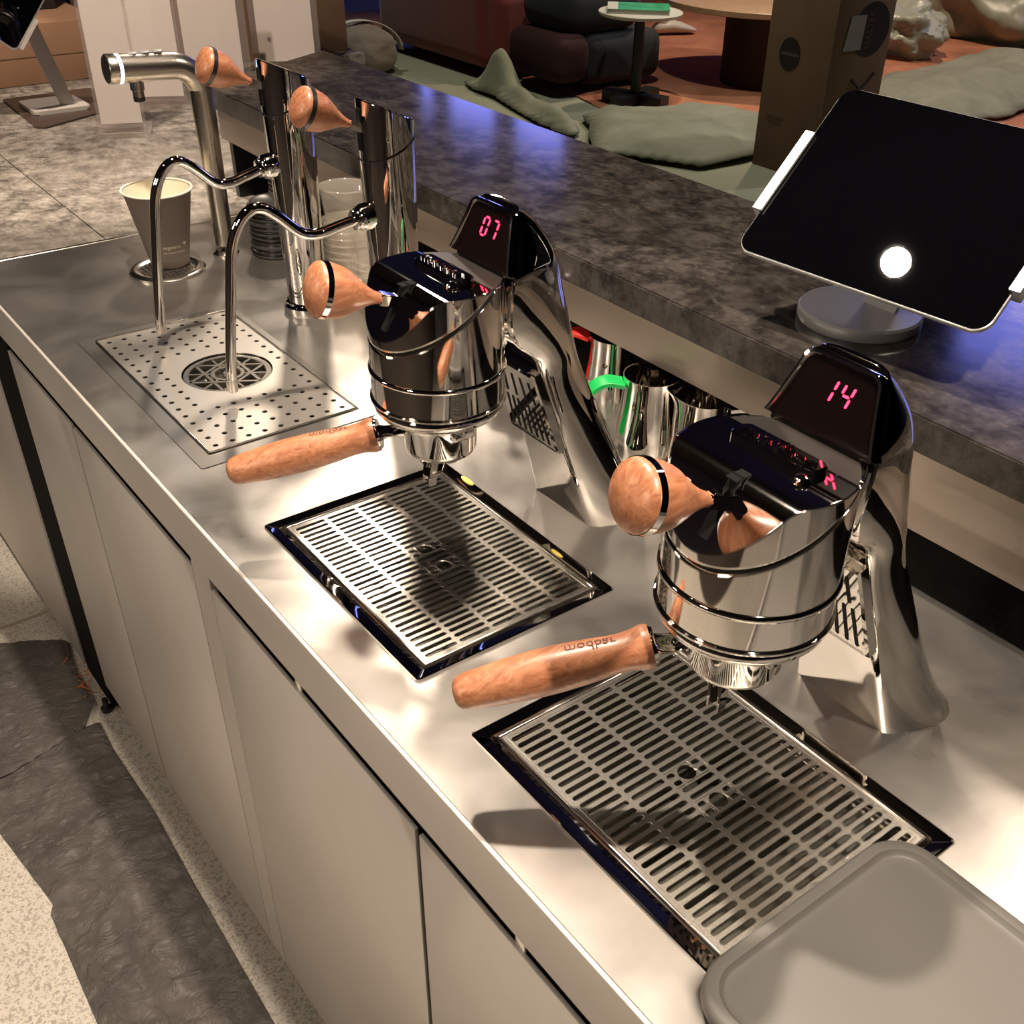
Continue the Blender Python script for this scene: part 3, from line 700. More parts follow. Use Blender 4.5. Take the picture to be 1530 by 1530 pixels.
        return pts + [dpt(-(p.x - X), 0, 0) if False else Vector((2 * X - p.x, p.y, p.z)) for p in reversed(pts)]
    bm = NB(); rings(bm, [trap(0.0042, -0.009), trap(0.0042, 0.0014), trap(0.0034, 0.0030), trap(0.0014, 0.0032), trap(0.0004, 0.0018), trap(0.0, 0.0008)], True, False); obj('display_frame', bm, CHROME, t, True, ang=50)
    bm = NB(); rings(bm, [trap(0.0002, -0.003), trap(0.0002, 0.0010)], True, True); obj('display_window', bm, DISPF, t, False)
    # ---- grille panel on the front of the leg
    def fpt(x, z, off=0.0):  # on the front plane of the leg
        y = 0.3510 - 0.3094 * z; return W(x, y, z, X) + Vector((0, -0.955, -0.296)) * off
    def fhw(z): return 0.0515 - (0.0515 - 0.0345) * (z / 0.19)
    bm = NB(); T_ = 0.0105; loops = []
    zs = [0.104, 0.125, 0.15, 0.175, 0.196]
    out = [(-(fhw(z) - 0.001), z) for z in zs] + [((fhw(z) - 0.001), z) for z in reversed(zs)]
    for off, e in ((0.0, 0.0), (T_ - 0.002, 0.0), (T_, 0.0022)):
        loops.append([fpt(x * (1 - e / 0.045), z + (e if z < 0.11 else (-e if z > 0.19 else 0)), off) for x, z in out])
    rings(bm, loops, True, True); gp = obj('vent_panel', bm, CHROME, t, True, ang=40)
    for row, (za, zb, nn) in enumerate(((0.114, 0.152, 7), (0.160, 0.184, 4))):
        for k in range(nn):
            f_ = (k + 0.5) / nn * 2 - 1; hwb = fhw(za) - 0.006; hwt = fhw(zb) - 0.007
            bm = NB(); p0 = fpt(f_ * hwb, za, T_ + 0.0003); p1 = fpt(f_ * hwt, zb, T_ + 0.0003); ax = (p1 - p0).normalized(); sx = Vector((1, 0, 0)); ww = 0.0019; pts = []
            for i in range(7): a = PI * i / 6; pts.append(p1 + sx * (ww * math.cos(a)) + ax * (ww * math.sin(a)))
            for i in range(7): a = PI + PI * i / 6; pts.append(p0 + sx * (ww * math.cos(a)) + ax * (ww * math.sin(a)))
            nrm = Vector((0, -0.955, -0.296))
            rings(bm, [pts, [p - nrm * 0.0035 for p in pts]], True, True)
            obj('vent_slot', bm, BLACK, gp, False)
    # ---- group collar and portafilter
    bm = NB(); lathe(bm, W(0, yc, 0.168, X), (0, 0, 1), [(0, 0.040), (0.001, 0.0445), (0.004, 0.0525), (0.008, 0.0588), (0.012, 0.0622), (0.016, 0.0630), (0.0185, 0.0625), (0.020, 0.0605), (0.026, 0.060)], 72); obj('group_collar', bm, CHROME, t, True, ang=50)
    bm = NB(); lathe(bm, W(0, yc, 0.126, X), (0, 0, 1), [(0, 0.022), (0.001, 0.028), (0.005, 0.0335), (0.010, 0.0355), (0.030, 0.0362), (0.036, 0.0385), (0.044, 0.0385)], 64)
    for sgn in (1, -1):
        a = 0.25; box(bm, X + sgn * 0.038 - 0.006, X + sgn * 0.038 + 0.006, yc - 0.012, yc + 0.012, ZT + 0.157, ZT + 0.170, 0.002, 2)
    pf = obj('portafilter', bm, CHROME, t, True, ang=45)
    bm = NB(); lathe(bm, W(0.004, yc + 0.006, 0.1275, X), (0, 0, -1), [(0, 0.0125), (0.008, 0.0120), (0.011, 0.010), (0.012, 0.0)], 24)
    lathe(bm, W(0.001, 0.1815, 0.128, X), (0, 0, -1), [(0, 0.009), (0.007, 0.009)], 20)
    # open chute spout: a channel curving down and forward
    cs = [(0.001, 0.1805, 0.122), (0.002, 0.1775, 0.114), (0.0035, 0.1755, 0.106), (0.0045, 0.1742, 0.0965)]; rr = []
    for q, (x, y, z) in enumerate(smooth_path(cs, 5)):
        w_ = 0.0072 - 0.0012 * q / 15; dpp = 0.0040; rr.append([W(x - w_, y - dpp, z, X), W(x - w_, y + dpp, z, X), W(x + w_, y + dpp, z, X), W(x + w_, y - dpp, z, X), W(x + w_ * 0.72, y - dpp, z, X), W(x + w_ * 0.72, y + dpp * 0.3, z, X), W(x - w_ * 0.72, y + dpp * 0.3, z, X), W(x - w_ * 0.72, y - dpp, z, X)])
    rings(bm, rr, True, True)
    tube(bm, smooth_path([W(-0.002, 0.1785, 0.112, X), W(-0.011, 0.176, 0.116, X), W(-0.0155, 0.1755, 0.126, X)], 5), [0.0028] * 11, 10)
    obj('spout', bm, CHROME, pf, True, ang=40)
    f0 = W(-0.040, 0.1435, 0.1425, X); e0 = W(-0.1175, 0.0165, 0.1045, X); d = (e0 - f0); L = d.length
    bm = NB(); s0 = W(-0.016, 0.172, 0.152, X); tube(bm, [s0, f0 + (f0 - s0) * 0.05], [0.0105, 0.0098], 24)
    lathe(bm, f0 - d.normalized() * 0.003, d, [(0, 0.0145), (0.003, 0.0155), (0.004, 0.0155)], 32)
    obj('handle_shaft', bm, CHROME, pf, True, ang=45)
    prof = slerp_profile([(0.0, 0.0168), (0.035, 0.0176), (0.09, 0.0156), (0.18, 0.0150), (0.32, 0.0168), (0.5, 0.0182), (0.7, 0.0176), (0.86, 0.0156), (0.95, 0.0140), (0.985, 0.0118), (1.0, 0.0085)], 60)
    bm = NB(); lathe(bm, f0, d, [(t_ * L, r_) for t_, r_ in prof], 44)
    hd = obj('handle', bm, WOODR if False else WOODK, pf, True, ang=60)
    # burnt lettering wrapped on the handle
    dd = d.normalized(); side = Vector((0, 0, 1)).cross(dd).normalized(); up = dd.cross(side).normalized()
    if up.z < 0: up = -up
    def onh(u, v, w_):
        tt = 0.29 - u / L; rad = [q for q in prof if q[0] >= tt][0][1] + 0.0003; ang = v / rad + 0.05
        cc = f0 + d * tt
        return cc + (up * math.cos(ang) + side * math.sin(ang) * SG) * rad
    SG = 1.0
    me = text_mesh('modbar', 0.0125, onh, 0.0); obj('burnt_lettering', me, BURN, hd, False)
    return t
def digits(t, X, s):
    SEG = {'0': 'abcdef', '7': 'abc', '1': 'bc', '4': 'fgbc'}
    for ch, cxx in zip(s, (-0.0055, 0.0085)):
        bm = NB(); h = 0.0165; w_ = 0.0075; tk = 0.00085
        P = {'a': ((0, 1), (1, 1)), 'b': ((1, 1), (1, .5)), 'c': ((1, .5), (1, 0)), 'd': ((0, 0), (1, 0)), 'e': ((0, .5), (0, 0)), 'f': ((0, 1), (0, .5)), 'g': ((0, .5), (1, .5))}
        for sg in SEG[ch]:
            (u0, v0), (u1, v1) = P[sg]; u0, u1 = (u0 - .5) * w_, (u1 - .5) * w_; v0, v1 = v0 * h, v1 * h
            a = Vector((u0 + v0 * 0.17, v0)); c = Vector((u1 + v1 * 0.17, v1)); dr = (c - a); ln = dr.length; dr.normalize(); a += dr * 0.0009; c -= dr * 0.0009; nn = Vector((-dr.y, dr.x)) * tk
            pts = [a, a + nn + dr * tk, c + nn - dr * tk, c, c - nn - dr * tk, a - nn + dr * tk]
            def m3(p, off): z = 0.3300 + p.y * 0.943; return W(cxx + p.x, 0.2424 + (z - 0.309) * 0.352, z, X) + Vector((0, -0.943, 0.332)) * off
            rings(bm, [[m3(p, 0.0012) for p in pts], [m3(p, 0.0016) for p in pts]], True, True)
        obj('display_digit', bm, REDLED, t, False)
m2 = espresso_tap(MX[1]); m1 = copy_tree(m2); m1.location.x = MX[0]
m2['label'] = 'nearer chrome espresso tap, display reading 14, over the tray the grey mat covers'
m1['label'] = 'farther chrome espresso tap, display reading 07, between sink and bare drip tray'
digits(m2, MX[1], '14'); digits(m1, MX[0], '07')

# ------------------------------------------------------------------ steam taps
def steam_tap(X):
    t = thing('steam_tap', 'tmp', 'steam tap', (X, 0.385, ZT), 'tall chrome steam taps behind the sink')
    yc = 0.386; n = 64
    bm = NB(); lathe(bm, W(0, yc, 0.0, X), (0, 0, 1), [(0, 0.037), (0.004, 0.0378), (0.012, 0.0378), (0.016, 0.035), (0.018, 0.030)], 6 * 6); obj('base_flange', bm, CHROME, t, True, ang=30)
    def r_at(z): return 0.0292 + (0.0352 - 0.0292) * min(1, z / 0.28)
    bm = NB(); lathe(bm, W(0, yc, 0.012, X), (0, 0, 1), [(z, r_at(z)) for z in (0, 0.06, 0.12, 0.18, 0.24, 0.30, 0.36)], n)
    cut(bm, W(0, 0.352, 0.288, X), Vector((0, -0.42, 1)).normalized())
    # slanted flat cut low on the back
    cut(bm, W(0, 0.4215, 0.30, X), Vector((0, 1, 0.17)).normalized())
    obj('post', bm, CHROME, t, True, ang=35)
    bm = NB(); lathe(bm, W(0, yc, 0.2, X), (0, 0, 1), [(0, 0.0332), (0.16, 0.0335)], n); cut(bm, W(0, 0.352, 0.2905, X), Vector((0, -0.42, 1)).normalized()); obj('seam_ring', bm, SEAL, t)
    bm = NB(); lathe(bm, W(0, yc, 0.2, X), (0, 0, 1), [(0, 0.0352), (0.1, 0.0356), (0.2, 0.0366)], n)
    cut(bm, W(0, 0.352, 0.2905, X), -Vector((0, -0.42, 1)).normalized()); cut(bm, W(0, 0.352, 0.361, X), Vector((0, 0.42, 1)).normalized())
    es = [e for e in bm.edges if len(e.link_faces) == 2 and e.calc_face_angle(0) > 0.6]; bmesh.ops.bevel(bm, geom=es, offset=0.0018, segments=3, affect='EDGES')
    obj('cap', bm, CHROME, t, True, ang=35)
    bm = NB(); box(bm, X - 0.0045, X + 0.0045, 0.3488, 0.358, ZT + 0.302, ZT + 0.350); obj('lever_slot', bm, BLACK, t, False)
    lever(t, W(0.0, 0.350, 0.3285, X), W(-0.004, 0.2740, 0.3620, X), WOODK, False)
    bm = NB(); lathe(bm, W(0, 0.362, 0.224, X), (0, -1, -0.12), [(0, 0.0165), (0.020, 0.0168), (0.024, 0.0150), (0.026, 0.012), (0.027, 0.0125), (0.031, 0.0122), (0.032, 0.008)], 32)
    obj('wand_joint', bm, CHROME, t, True, ang=40)
    return t
def wand(t, X, ang):
    pts = [(0, 0.334, 0.2195), (0, 0.312, 0.2140), (0, 0.288, 0.2085), (0, 0.266, 0.2120), (0, 0.240, 0.2350), (0, 0.220, 0.2480), (0, 0.203, 0.2440), (0, 0.188, 0.2260), (0, 0.178, 0.2000), (0, 0.172, 0.165), (0, 0.166, 0.125), (0, 0.160, 0.085), (0, 0.1545, 0.045), (0, 0.1535, 0.034)]
    def rot(p):
        dy = p[1] - 0.345; return W(-dy * -math.sin(ang), 0.345 + dy * math.cos(ang), p[2], X)
    P3 = smooth_path([rot(p) for p in pts], 6)
    bm = NB(); tube(bm, P3, 0.0068, 20); wd = obj('steam_wand', bm, CHROME, t, True, ang=60)
    a = P3[-1]; d = (P3[-1] - P3[-4]).normalized(); bm = NB(); lathe(bm, a - d * 0.001, d, [(0, 0.0074), (0.0035, 0.0076), (0.016, 0.0072), (0.0175, 0.005)], 24); obj('wand_tip', bm, CHROME2, wd, True)
s1 = steam_tap(-1.475); s2 = copy_tree(s1); s2.location.x = -1.205
s1['label'] = 'tall chrome steam tap nearest the paper cup, beside the water tap'
s2['label'] = 'tall chrome steam tap standing just behind the espresso tap reading 07'
wand(s1, -1.475, 0.0); wand(s2, -1.205, 0.22)

# ------------------------------------------------------------------ water tap, cup stand, cup
t = thing('water_tap', 'brushed steel water tap with blue light ring above the cup', 'tap', (-1.777, 0.384, ZT))
X = -1.777
bm = NB(); pts = [(0, 0.384, 0.004), (0, 0.384, 0.08), (0, 0.384, 0.16), (0, 0.384, 0.225)] + [(0, 0.339 + 0.045 * math.cos(a), 0.262 + 0.042 * math.sin(a)) for a in [PI / 2 * i / 6 for i in range(0, 7)]] + [(0, 0.30, 0.306), (0, 0.27, 0.3075), (0, 0.243, 0.309)]
P3 = [W(*p, X) for p in pts]; rad = [0.0155, 0.0160, 0.0170, 0.0182] + [0.0188 + 0.0012 * i / 6 for i in range(7)] + [0.0202, 0.0205, 0.0205]
P4 = smooth_path(P3, 4); R4 = []
for i in range(len(P4)):
    u = i / 4; k = min(int(u), len(rad) - 2); R4.append(rad[k] + (rad[k + 1] - rad[k]) * (u - k))
tube(bm, P4, R4, 32); obj('tube', bm, BRUSH, t, True, ang=60)
bm = NB(); lathe(bm, W(0, 0.262, 0.3079, X), (0, -1, 0.05), [(0, 0.0207), (0.0045, 0.0207)], 40, False); obj('light_ring', bm, BLUELED, t)
bm = NB(); lathe(bm, W(0, 0.257, 0.3081, X), (0, -1, 0.05), [(0, 0.0211), (0.013, 0.0211), (0.0150, 0.0195)], 40); obj('end_cap', bm, BRUSH, t, True, ang=40)
bm = NB(); lathe(bm, W(0, 0.384, 0.0, X), (0, 0, 1), [(0, 0.0225), (0.003, 0.0225), (0.006, 0.0185), (0.009, 0.017)], 36); obj('escutcheon', bm, CHROME2, t)
bm = NB(); lathe(bm, W(0, 0.284, 0.292, X), (0, 0, -1), [(0, 0.0105), (0.016, 0.0105), (0.017, 0.0085), (0.028, 0.0085)], 24); nz = obj('nozzle', bm, BRUSH, t, True, ang=40)
bm = NB(); lathe(bm, W(0, 0.284, 0.266, X), (0, 0, -1), [(0, 0.0088), (0.006, 0.0088), (0.0075, 0.006)], 24); obj('aerator', bm, SEAL, nz, True, ang=40)
for q in (0.285, 0.305, 0.325):
    bm = NB(); lathe(bm, W(0, q, 0.3265 - 0.0, X), (0, 0, 1), [(0, 0.0075), (0.0015, 0.0072), (0.002, 0.0055)], 20); obj('push_button', bm, ALU, t)

cx_, cy_ = -1.758, 0.272
t = thing('cup_rinser', 'round polished cup rest set into the worktop beneath the paper cup', 'drain', (cx_, cy_, ZT))
bm = NB(); lathe(bm, (cx_, cy_, ZT), (0, 0, 1), [(0, 0.0625), (0.003, 0.062), (0.006, 0.058), (0.0065, 0.052), (0.003, 0.0445), (0.0008, 0.0435)], 64, False); obj('ring', bm, CHROME2, t, True, ang=40)
bm = NB()
for k in range(-5, 6):
    q = k * 0.0078; h = math.sqrt(max(0, 0.0435 ** 2 - q * q)); box(bm, cx_ + q - 0.0016, cx_ + q + 0.0016, cy_ - h, cy_ + h, ZT + 0.0004, ZT + 0.003); box(bm, cx_ - h, cx_ + h, cy_ + q - 0.0016, cy_ + q + 0.0016, ZT + 0.0004, ZT + 0.0026)
obj('mesh_grid', bm, GRILL, t, False)
t = thing('paper_cup', 'dark grey paper cup with cream lining standing under the water tap', 'cup', (-1.772, 0.284, ZT + 0.004))
c0 = Vector((-1.7795, 0.2855, ZT + 0.004)); c1_ = Vector((-1.768, 0.281, ZT + 0.130)); ax = (c1_ - c0); H = ax.length
def cupr(u): return 0.0312 + (0.0535 - 0.0312) * u
def cupring(u, dr, n=64): c = c0 + ax * u; return [c + Vector(((cupr(u) + dr) * math.cos(2 * PI * i / n), (cupr(u) + dr) * math.sin(2 * PI * i / n), 0)) for i in range(n)]
bm = NB(); rings(bm, [cupring(0, 0), cupring(0.5, 0), cupring(0.985, 0)], True, False); obj('wall', bm, CUPM, t, True)
bm = NB(); rings(bm, [cupring(0.985, -0.0006), cupring(0.5, -0.0006), cupring(0.06, -0.0008)], True, False); rings(bm, [cupring(0.06, -0.0008), cupring(0.06, -0.030)], True, True); obj('lining', bm, CUPIN, t, True)
bm = NB(); rr = []
for a in [2 * PI * i / 10 for i in range(11)]:
    c = c0 + ax * (1.0 + 0.0017 / H * math.sin(a)); r_ = cupr(1.0) + 0.0012 + 0.0017 * math.cos(a); rr.append([c + Vector((r_ * math.cos(2 * PI * i / 64), r_ * math.sin(2 * PI * i / 64), 0)) for i in range(64)])
rings(bm, rr, True, False); obj('rim', bm, CUPIN, t, True)
def oncup(u0, a0, eps=0.0004):
    def f(u, v, w_):
        uu = u0 + v / H; r_ = cupr(uu) + eps; a = a0 + u / r_; c = c0 + ax * uu; return c + Vector((r_ * math.cos(a), r_ * math.sin(a), 0))
    return f
A0 = math.radians(-2)
obj('printed_name', text_mesh('vegware', 0.0088, oncup(0.305, A0 - 0.12)), PRINT, t, False)
obj('printed_line', text_mesh('plant-based packaging', 0.0042, oncup(0.23, A0)), PRINT, t, False)
bm = NB(); f = oncup(0.33, A0 + 0.5); hp = []
for i in range(24):
    a = 2 * PI * i / 24; hp.append(f(0.0036 * (math.sin(a) ** 3), 0.0036 * (0.8125 * math.cos(a) - 0.3125 * math.cos(2 * a) - 0.125 * math.cos(3 * a)), 0))
bm.faces.new([bm.verts.new(p) for p in hp]); obj('printed_heart', bm, PRINT, t, False)
bm = NB(); rings(bm, [cupring(0.115, 0.0003), cupring(0.123, 0.0003)], True, False); obj('base_crease', bm, plain('crease_grey', (0.2, 0.165, 0.13), 0.6), t)

# ------------------------------------------------------------------ things in the recess under the bar
def ordn(k, n_):
    w_ = ['lowest', 'second lowest', 'third lowest', 'fourth from bottom', 'fifth from bottom', 'sixth from bottom']
    v_ = ['topmost', 'second from top', 'third from top', 'fourth from top', 'fifth from top', 'sixth from top']
    return v_[n_ - 1 - k] if n_ - 1 - k < k else w_[k]
def lid_stack(x, y, n_, label, r0=0.042):
    for k in range(n_):
        z = ZT + 0.0005 + k * 0.0078
        bm = NB(); jx = random.uniform(-0.0015, 0.0015); jy = random.uniform(-0.0015, 0.0015)
        lathe(bm, (x + jx, y + jy, z), (0, 0, 1), [(0, r0), (0.0015, r0 + 0.0016), (0.0045, r0 + 0.0012), (0.005, r0 - 0.002), (0.0115, r0 - 0.0045), (0.0125, r0 - 0.0065), (0.011, r0 - 0.009)], 40)
        o = obj('drink_cover', bm, LIDM, None, True, (x, y, z), 40)
        tag(o, '%s black plastic cup lid of the %s' % (ordn(k, n_), label), 'cup lid', 'stacked black lids under the bar')
lid_stack(-1.735, 0.462, 11, 'front stack under the bar')
lid_stack(-1.845, 0.556, 12, 'rear stack beside the water tap', 0.043)
def cup_stack(x, y, h, nr, label, grp):
    for k in range(nr):
        z = ZT + 0.001 + k * 0.0105
        bm = NB(); hh = 0.095 if k == nr - 1 else 0.055
        rr = []
        for u, r in ((0, 0.029), (0.004, 0.0298), (hh * 0.5, 0.034), (hh - 0.004, 0.0390), (hh - 0.002, 0.0412), (hh, 0.0405)): rr.append([Vector((x + r * math.cos(2 * PI * i / 32), y + r * math.sin(2 * PI * i / 32), z + u)) for i in range(32)])
        rings(bm, rr, True, False)
        o = obj('plastic_cup', bm, CLEARP, None, True, (x, y, z), 50)
        tag(o, ordn(k, nr) + ' clear plastic cup of the ' + label, 'plastic cup', grp)
cup_stack(-1.500, 0.478, 0.12, 8, 'taller stack between the two steam taps', 'nested clear cups between the steam taps')
cup_stack(-1.405, 0.476, 0.10, 5, 'shorter stack hard behind the nearer steam tap', 'nested clear cups behind the second steam tap')
def pitcher(x, y, h, r, hmat, ang, label, spout=0.9, tilt=0.0):
    t = thing('milk_pitcher', label, 'pitcher', (x, y, ZT), 'steel milk pitchers under the bar')
    n = 48; sa = ang + PI
    def rg(u, rr_, lip):
        out = []
        for i in range(n):
            a = 2 * PI * i / n; k = max(0, math.cos(a - sa)) ** 12 * lip
            out.append(Vector((x + (rr_ + k * 0.014) * math.cos(a), y + (rr_ + k * 0.014) * math.sin(a), ZT + u * h + k * 0.006)))
        return out
    bm = NB(); rings(bm, [rg(0.0, r * 0.98, 0), rg(0.02, r, 0), rg(0.3, r * 0.99, 0), rg(0.7, r * 0.86, 0.0), rg(0.9, r * 0.84, 0.4), rg(1.0, r * 0.86, 1), rg(1.0, r * 0.83, 1), rg(0.88, r * 0.80, 0.4), rg(0.3, r * 0.94, 0), rg(0.03, r * 0.94, 0)], True, True)
    obj('jug', bm, CHROME, t, True, ang=50)
    d = Vector((math.cos(ang), math.sin(ang), 0)); s = Vector((-d.y, d.x, 0)); c = Vector((x, y, ZT)); w_ = 0.0125
    path = smooth_path([c + d * (r * 0.84) + Vector((0, 0, h * 0.90)), c + d * (r * 0.84 + 0.022) + Vector((0, 0, h * 0.93)), c + d * (r * 0.84 + 0.040) + Vector((0, 0, h * 0.80)), c + d * (r * 0.9 + 0.038) + Vector((0, 0, h * 0.5)), c + d * (r * 0.9 + 0.026) + Vector((0, 0, h * 0.20))], 6)
    bm = NB(); rr = []
    for i, p in enumerate(path):
        tg = (path[min(i + 1, len(path) - 1)] - path[max(i - 1, 0)]).normalized(); nn = tg.cross(s).normalized() * 0.0028
        rr.append([p + s * w_ + nn, p - s * w_ + nn, p - s * w_ - nn, p + s * w_ - nn])
    rings(bm, rr, True, True); bmesh.ops.bevel(bm, geom=bm.edges[:], offset=0.0008, segments=1, affect='EDGES'); obj('handle', bm, hmat, t, True, ang=40)
    return t
pitcher(-0.838, 0.515, 0.104, 0.040, GREEN, math.radians(-122), 'tall steel milk pitcher with green handle under the bar')
pitcher(-0.955, 0.560, 0.102, 0.040, RED, math.radians(-150), 'steel milk pitcher with red handle behind the far espresso tap')
pitcher(-0.768, 0.535, 0.098, 0.037, CHROME, math.radians(40), 'small steel milk pitcher beside the green-handled one')
# little glass of tools behind the far espresso tap
t = thing('tool_jar', 'small steel jar of bar tools behind the far espresso tap', 'jar', (-1.10, 0.47, ZT))
bm = NB(); lathe(bm, (-1.10, 0.47, ZT), (0, 0, 1), [(0, 0.030), (0.002, 0.032), (0.085, 0.032), (0.086, 0.0305), (0.006, 0.0300)], 36); obj('jar', bm, CHROME, t)
for k, (dx, dy) in enumerate(((-0.012, 0.004), (0.006, -0.010), (0.012, 0.010))):
    bm = NB(); tube(bm, [(-1.10 + dx, 0.47 + dy, ZT + 0.01), (-1.10 + dx * 1.8, 0.47 + dy * 1.8, ZT + 0.125)], 0.0028, 10); lathe(bm, (-1.10 + dx * 1.8, 0.47 + dy * 1.8, ZT + 0.120), (0, 0, 1), [(0, 0.004), (0.006, 0.0085), (0.012, 0.0085), (0.018, 0.004)], 16); obj('tool', bm, CHROME, t)

# ------------------------------------------------------------------ tablets
def slab_on(bm, cen, ux, uy, un, w_, h_, th, r, n=8):
    def lp(d, off, rr_):
        return [cen + ux * p.x + uy * p.y + un * off for p in rounded_rect(-w_ / 2 + d, w_ / 2 - d, -h_ / 2 + d, h_ / 2 - d, rr_, 0, n)]
    rings(bm, [lp(0.001, -th, r), lp(0, -th + 0.0012, r), lp(0, -0.0008, r), lp(0.0008, 0, r)], True, True)
cen = Vector((-0.6242, 0.6375, 1.2403)); un = Vector((0.1103, -0.6216, 0.7755)).normalized(); ux = Vector((0.9898, 0.1398, -0.0287)); ux = (ux - un * ux.dot(un)).normalized(); uy = un.cross(ux).normalized()
t = thing('tablet', 'large black-screened tablet on a round stand on the bar top', 'tablet', (-0.668, 0.655, 1.0985))
bm = NB(); slab_on(bm, cen, ux, uy, un, 0.2806, 0.2149, 0.0062, 0.018); obj('case', bm, ALU, t, True, ang=40)
bm = NB(); pr = [cen + ux * p.x + uy * p.y for p in rounded_rect(-0.1390, 0.1390, -0.1061, 0.1061, 0.0165, 0, 8)]; rings(bm, [[p + un * 0.0002 for p in pr], [p + un * 0.0007 for p in pr]], True, True); obj('screen', bm, GLASSB, t, False)
def clamp(bm, sgn, v0, v1):
    for k, (a, c, o0, o1) in enumerate(((0.1403, 0.1475, -0.012, 0.0045), (0.1365, 0.1475, 0.0022, 0.0052), (0.132, 0.1475, -0.012, -0.0075))):
        rr = []
        for v in (v0, v1): rr.append([cen + ux * (sgn * a) + uy * v + un * o0, cen + ux * (sgn * c) + uy * v + un * o0, cen + ux * (sgn * c) + uy * v + un * o1, cen + ux * (sgn * a) + uy * v + un * o1])
        rings(bm, rr)
    return bm
for sgn in (-1, 1):
    bm = clamp(NB(), sgn, -0.060, 0.042); obj('clamp', bm, ALU, t, False)
bm = NB(); rr = []
for v in (-0.02, 0.02): rr.append([cen + ux * q + uy * v + un * o_ for q, o_ in ((-0.142, -0.0075), (0.142, -0.0075), (0.142, -0.012), (-0.142, -0.012))])
rings(bm, rr); obj('bracket', bm, ALU, t, False)
bm = NB(); lathe(bm, (-0.668, 0.655, 1.0985), (0, 0, 1), [(0, 0.0655), (0.003, 0.067), (0.011, 0.067), (0.0135, 0.065), (0.014, 0.06)], 72); obj('stand_base', bm, ALU, t, True, ang=30)
bm = NB(); q0 = Vector((-0.655, 0.672, 1.112)); q1 = cen - un * 0.012
rr = []
for p in smooth_path([q0, q0 + Vector((0, 0.022, 0.03)), q1 + Vector((0, 0.018, -0.035)), q1], 6): rr.append([p + Vector((-0.020, -0.003, 0)), p + Vector((0.020, -0.003, 0)), p + Vector((0.020, 0.003, 0)), p + Vector((-0.020, 0.003, 0))])
rings(bm, rr); obj('stand_neck', bm, ALU, t, True, ang=40)

t = thing('tablet', 'tablet on a slim pale stand on the grey stone counter', 'tablet', (-2.95, 0.48, 0.8985))
bm = NB(); rings(bm, [[Vector(p) + Vector((0, 0, z)) for p in ((-3.115, 0.385, 0), (-2.80, 0.372, 0), (-2.785, 0.39, 0), (-2.885, 0.60, 0), (-3.12, 0.615, 0), (-3.13, 0.60, 0))] for z in (0.8988, 0.9030)]); obj('shadow_plate', bm, plain('shadow_plate_brown', (0.055, 0.035, 0.028), 0.4), t, False)  # dark plate area; the stand foot's shadow is put into its colour
bm = NB(); rings(bm, [[Vector((p.x, p.y, z)) for p in rounded_rect(-3.035, -2.895, 0.400, 0.535, 0.012, 0, 6)] for z in (0.9032, 0.9125)]); bmesh.ops.bevel(bm, geom=[e for e in bm.edges if abs(e.verts[0].co.z - e.verts[1].co.z) < 1e-6], offset=0.002, segments=2, affect='EDGES'); obj('stand_foot', bm, ALUW, t)
bm = NB(); rr = []
for p in ((-2.935, 0.492, 0.912), (-2.945, 0.470, 1.0), (-2.95, 0.430, 1.17)):
    p = Vector(p); rr.append([p + Vector((-0.006, -0.017, 0)), p + Vector((0.006, -0.017, 0)), p + Vector((0.006, 0.017, 0)), p + Vector((-0.006, 0.017, 0))])
rings(bm, rr); bmesh.ops.bevel(bm, geom=bm.edges[:], offset=0.002, segments=2, affect='EDGES'); obj('stand_neck', bm, ALUW, t)
# its tilted tablet: only the right edge comes into the frame
c2_ = Vector((-2.86, 0.30, 1.185)); vx = Vector((0.02, 0.80, 0.60)).normalized(); vy = Vector((-0.35, -0.55, 0.76)); vy = (vy - vx * vy.dot(vx)).normalized(); vn = vx.cross(vy).normalized()
E1 = Vector((-2.85, 0.382, 1.052)); E2 = Vector((-2.85, 0.480, 1.165))
vv = (E2 - E1).normalized(); vw = Vector((-0.15, -0.95, 0.28)); vw = (vw - vv * vw.dot(vv)).normalized(); vn = vv.cross(vw).normalized()
if vn.x < 0: vn = -vn
cc = E1 + vv * 0.09 + vw * 0.125
bm = NB(); slab_on(bm, cc, vw, vv, vn, 0.25, 0.18, 0.0065, 0.014); obj('case', bm, ALU, t, True, ang=40)
bm = NB(); pr = [cc + vw * p.x + vv * p.y for p in rounded_rect(-0.1215, 0.1215, -0.0865, 0.0865, 0.012, 0, 6)]; rings(bm, [[p + vn * 0.0002 for p in pr], [p + vn * 0.0008 for p in pr]]); obj('screen', bm, GLASSB, t, False)
bm = NB(); rr = []
for s_ in (0.0, 0.075): q = E1 + vv * (0.012 + s_) - vw * 0.0045; rr.append([q + vn * 0.004 - vw * 0.004, q + vn * 0.004 + vw * 0.004, q - vn * 0.011 + vw * 0.004, q - vn * 0.011 - vw * 0.004])
rings(bm, rr); obj('clamp', bm, ALUW, t, False)

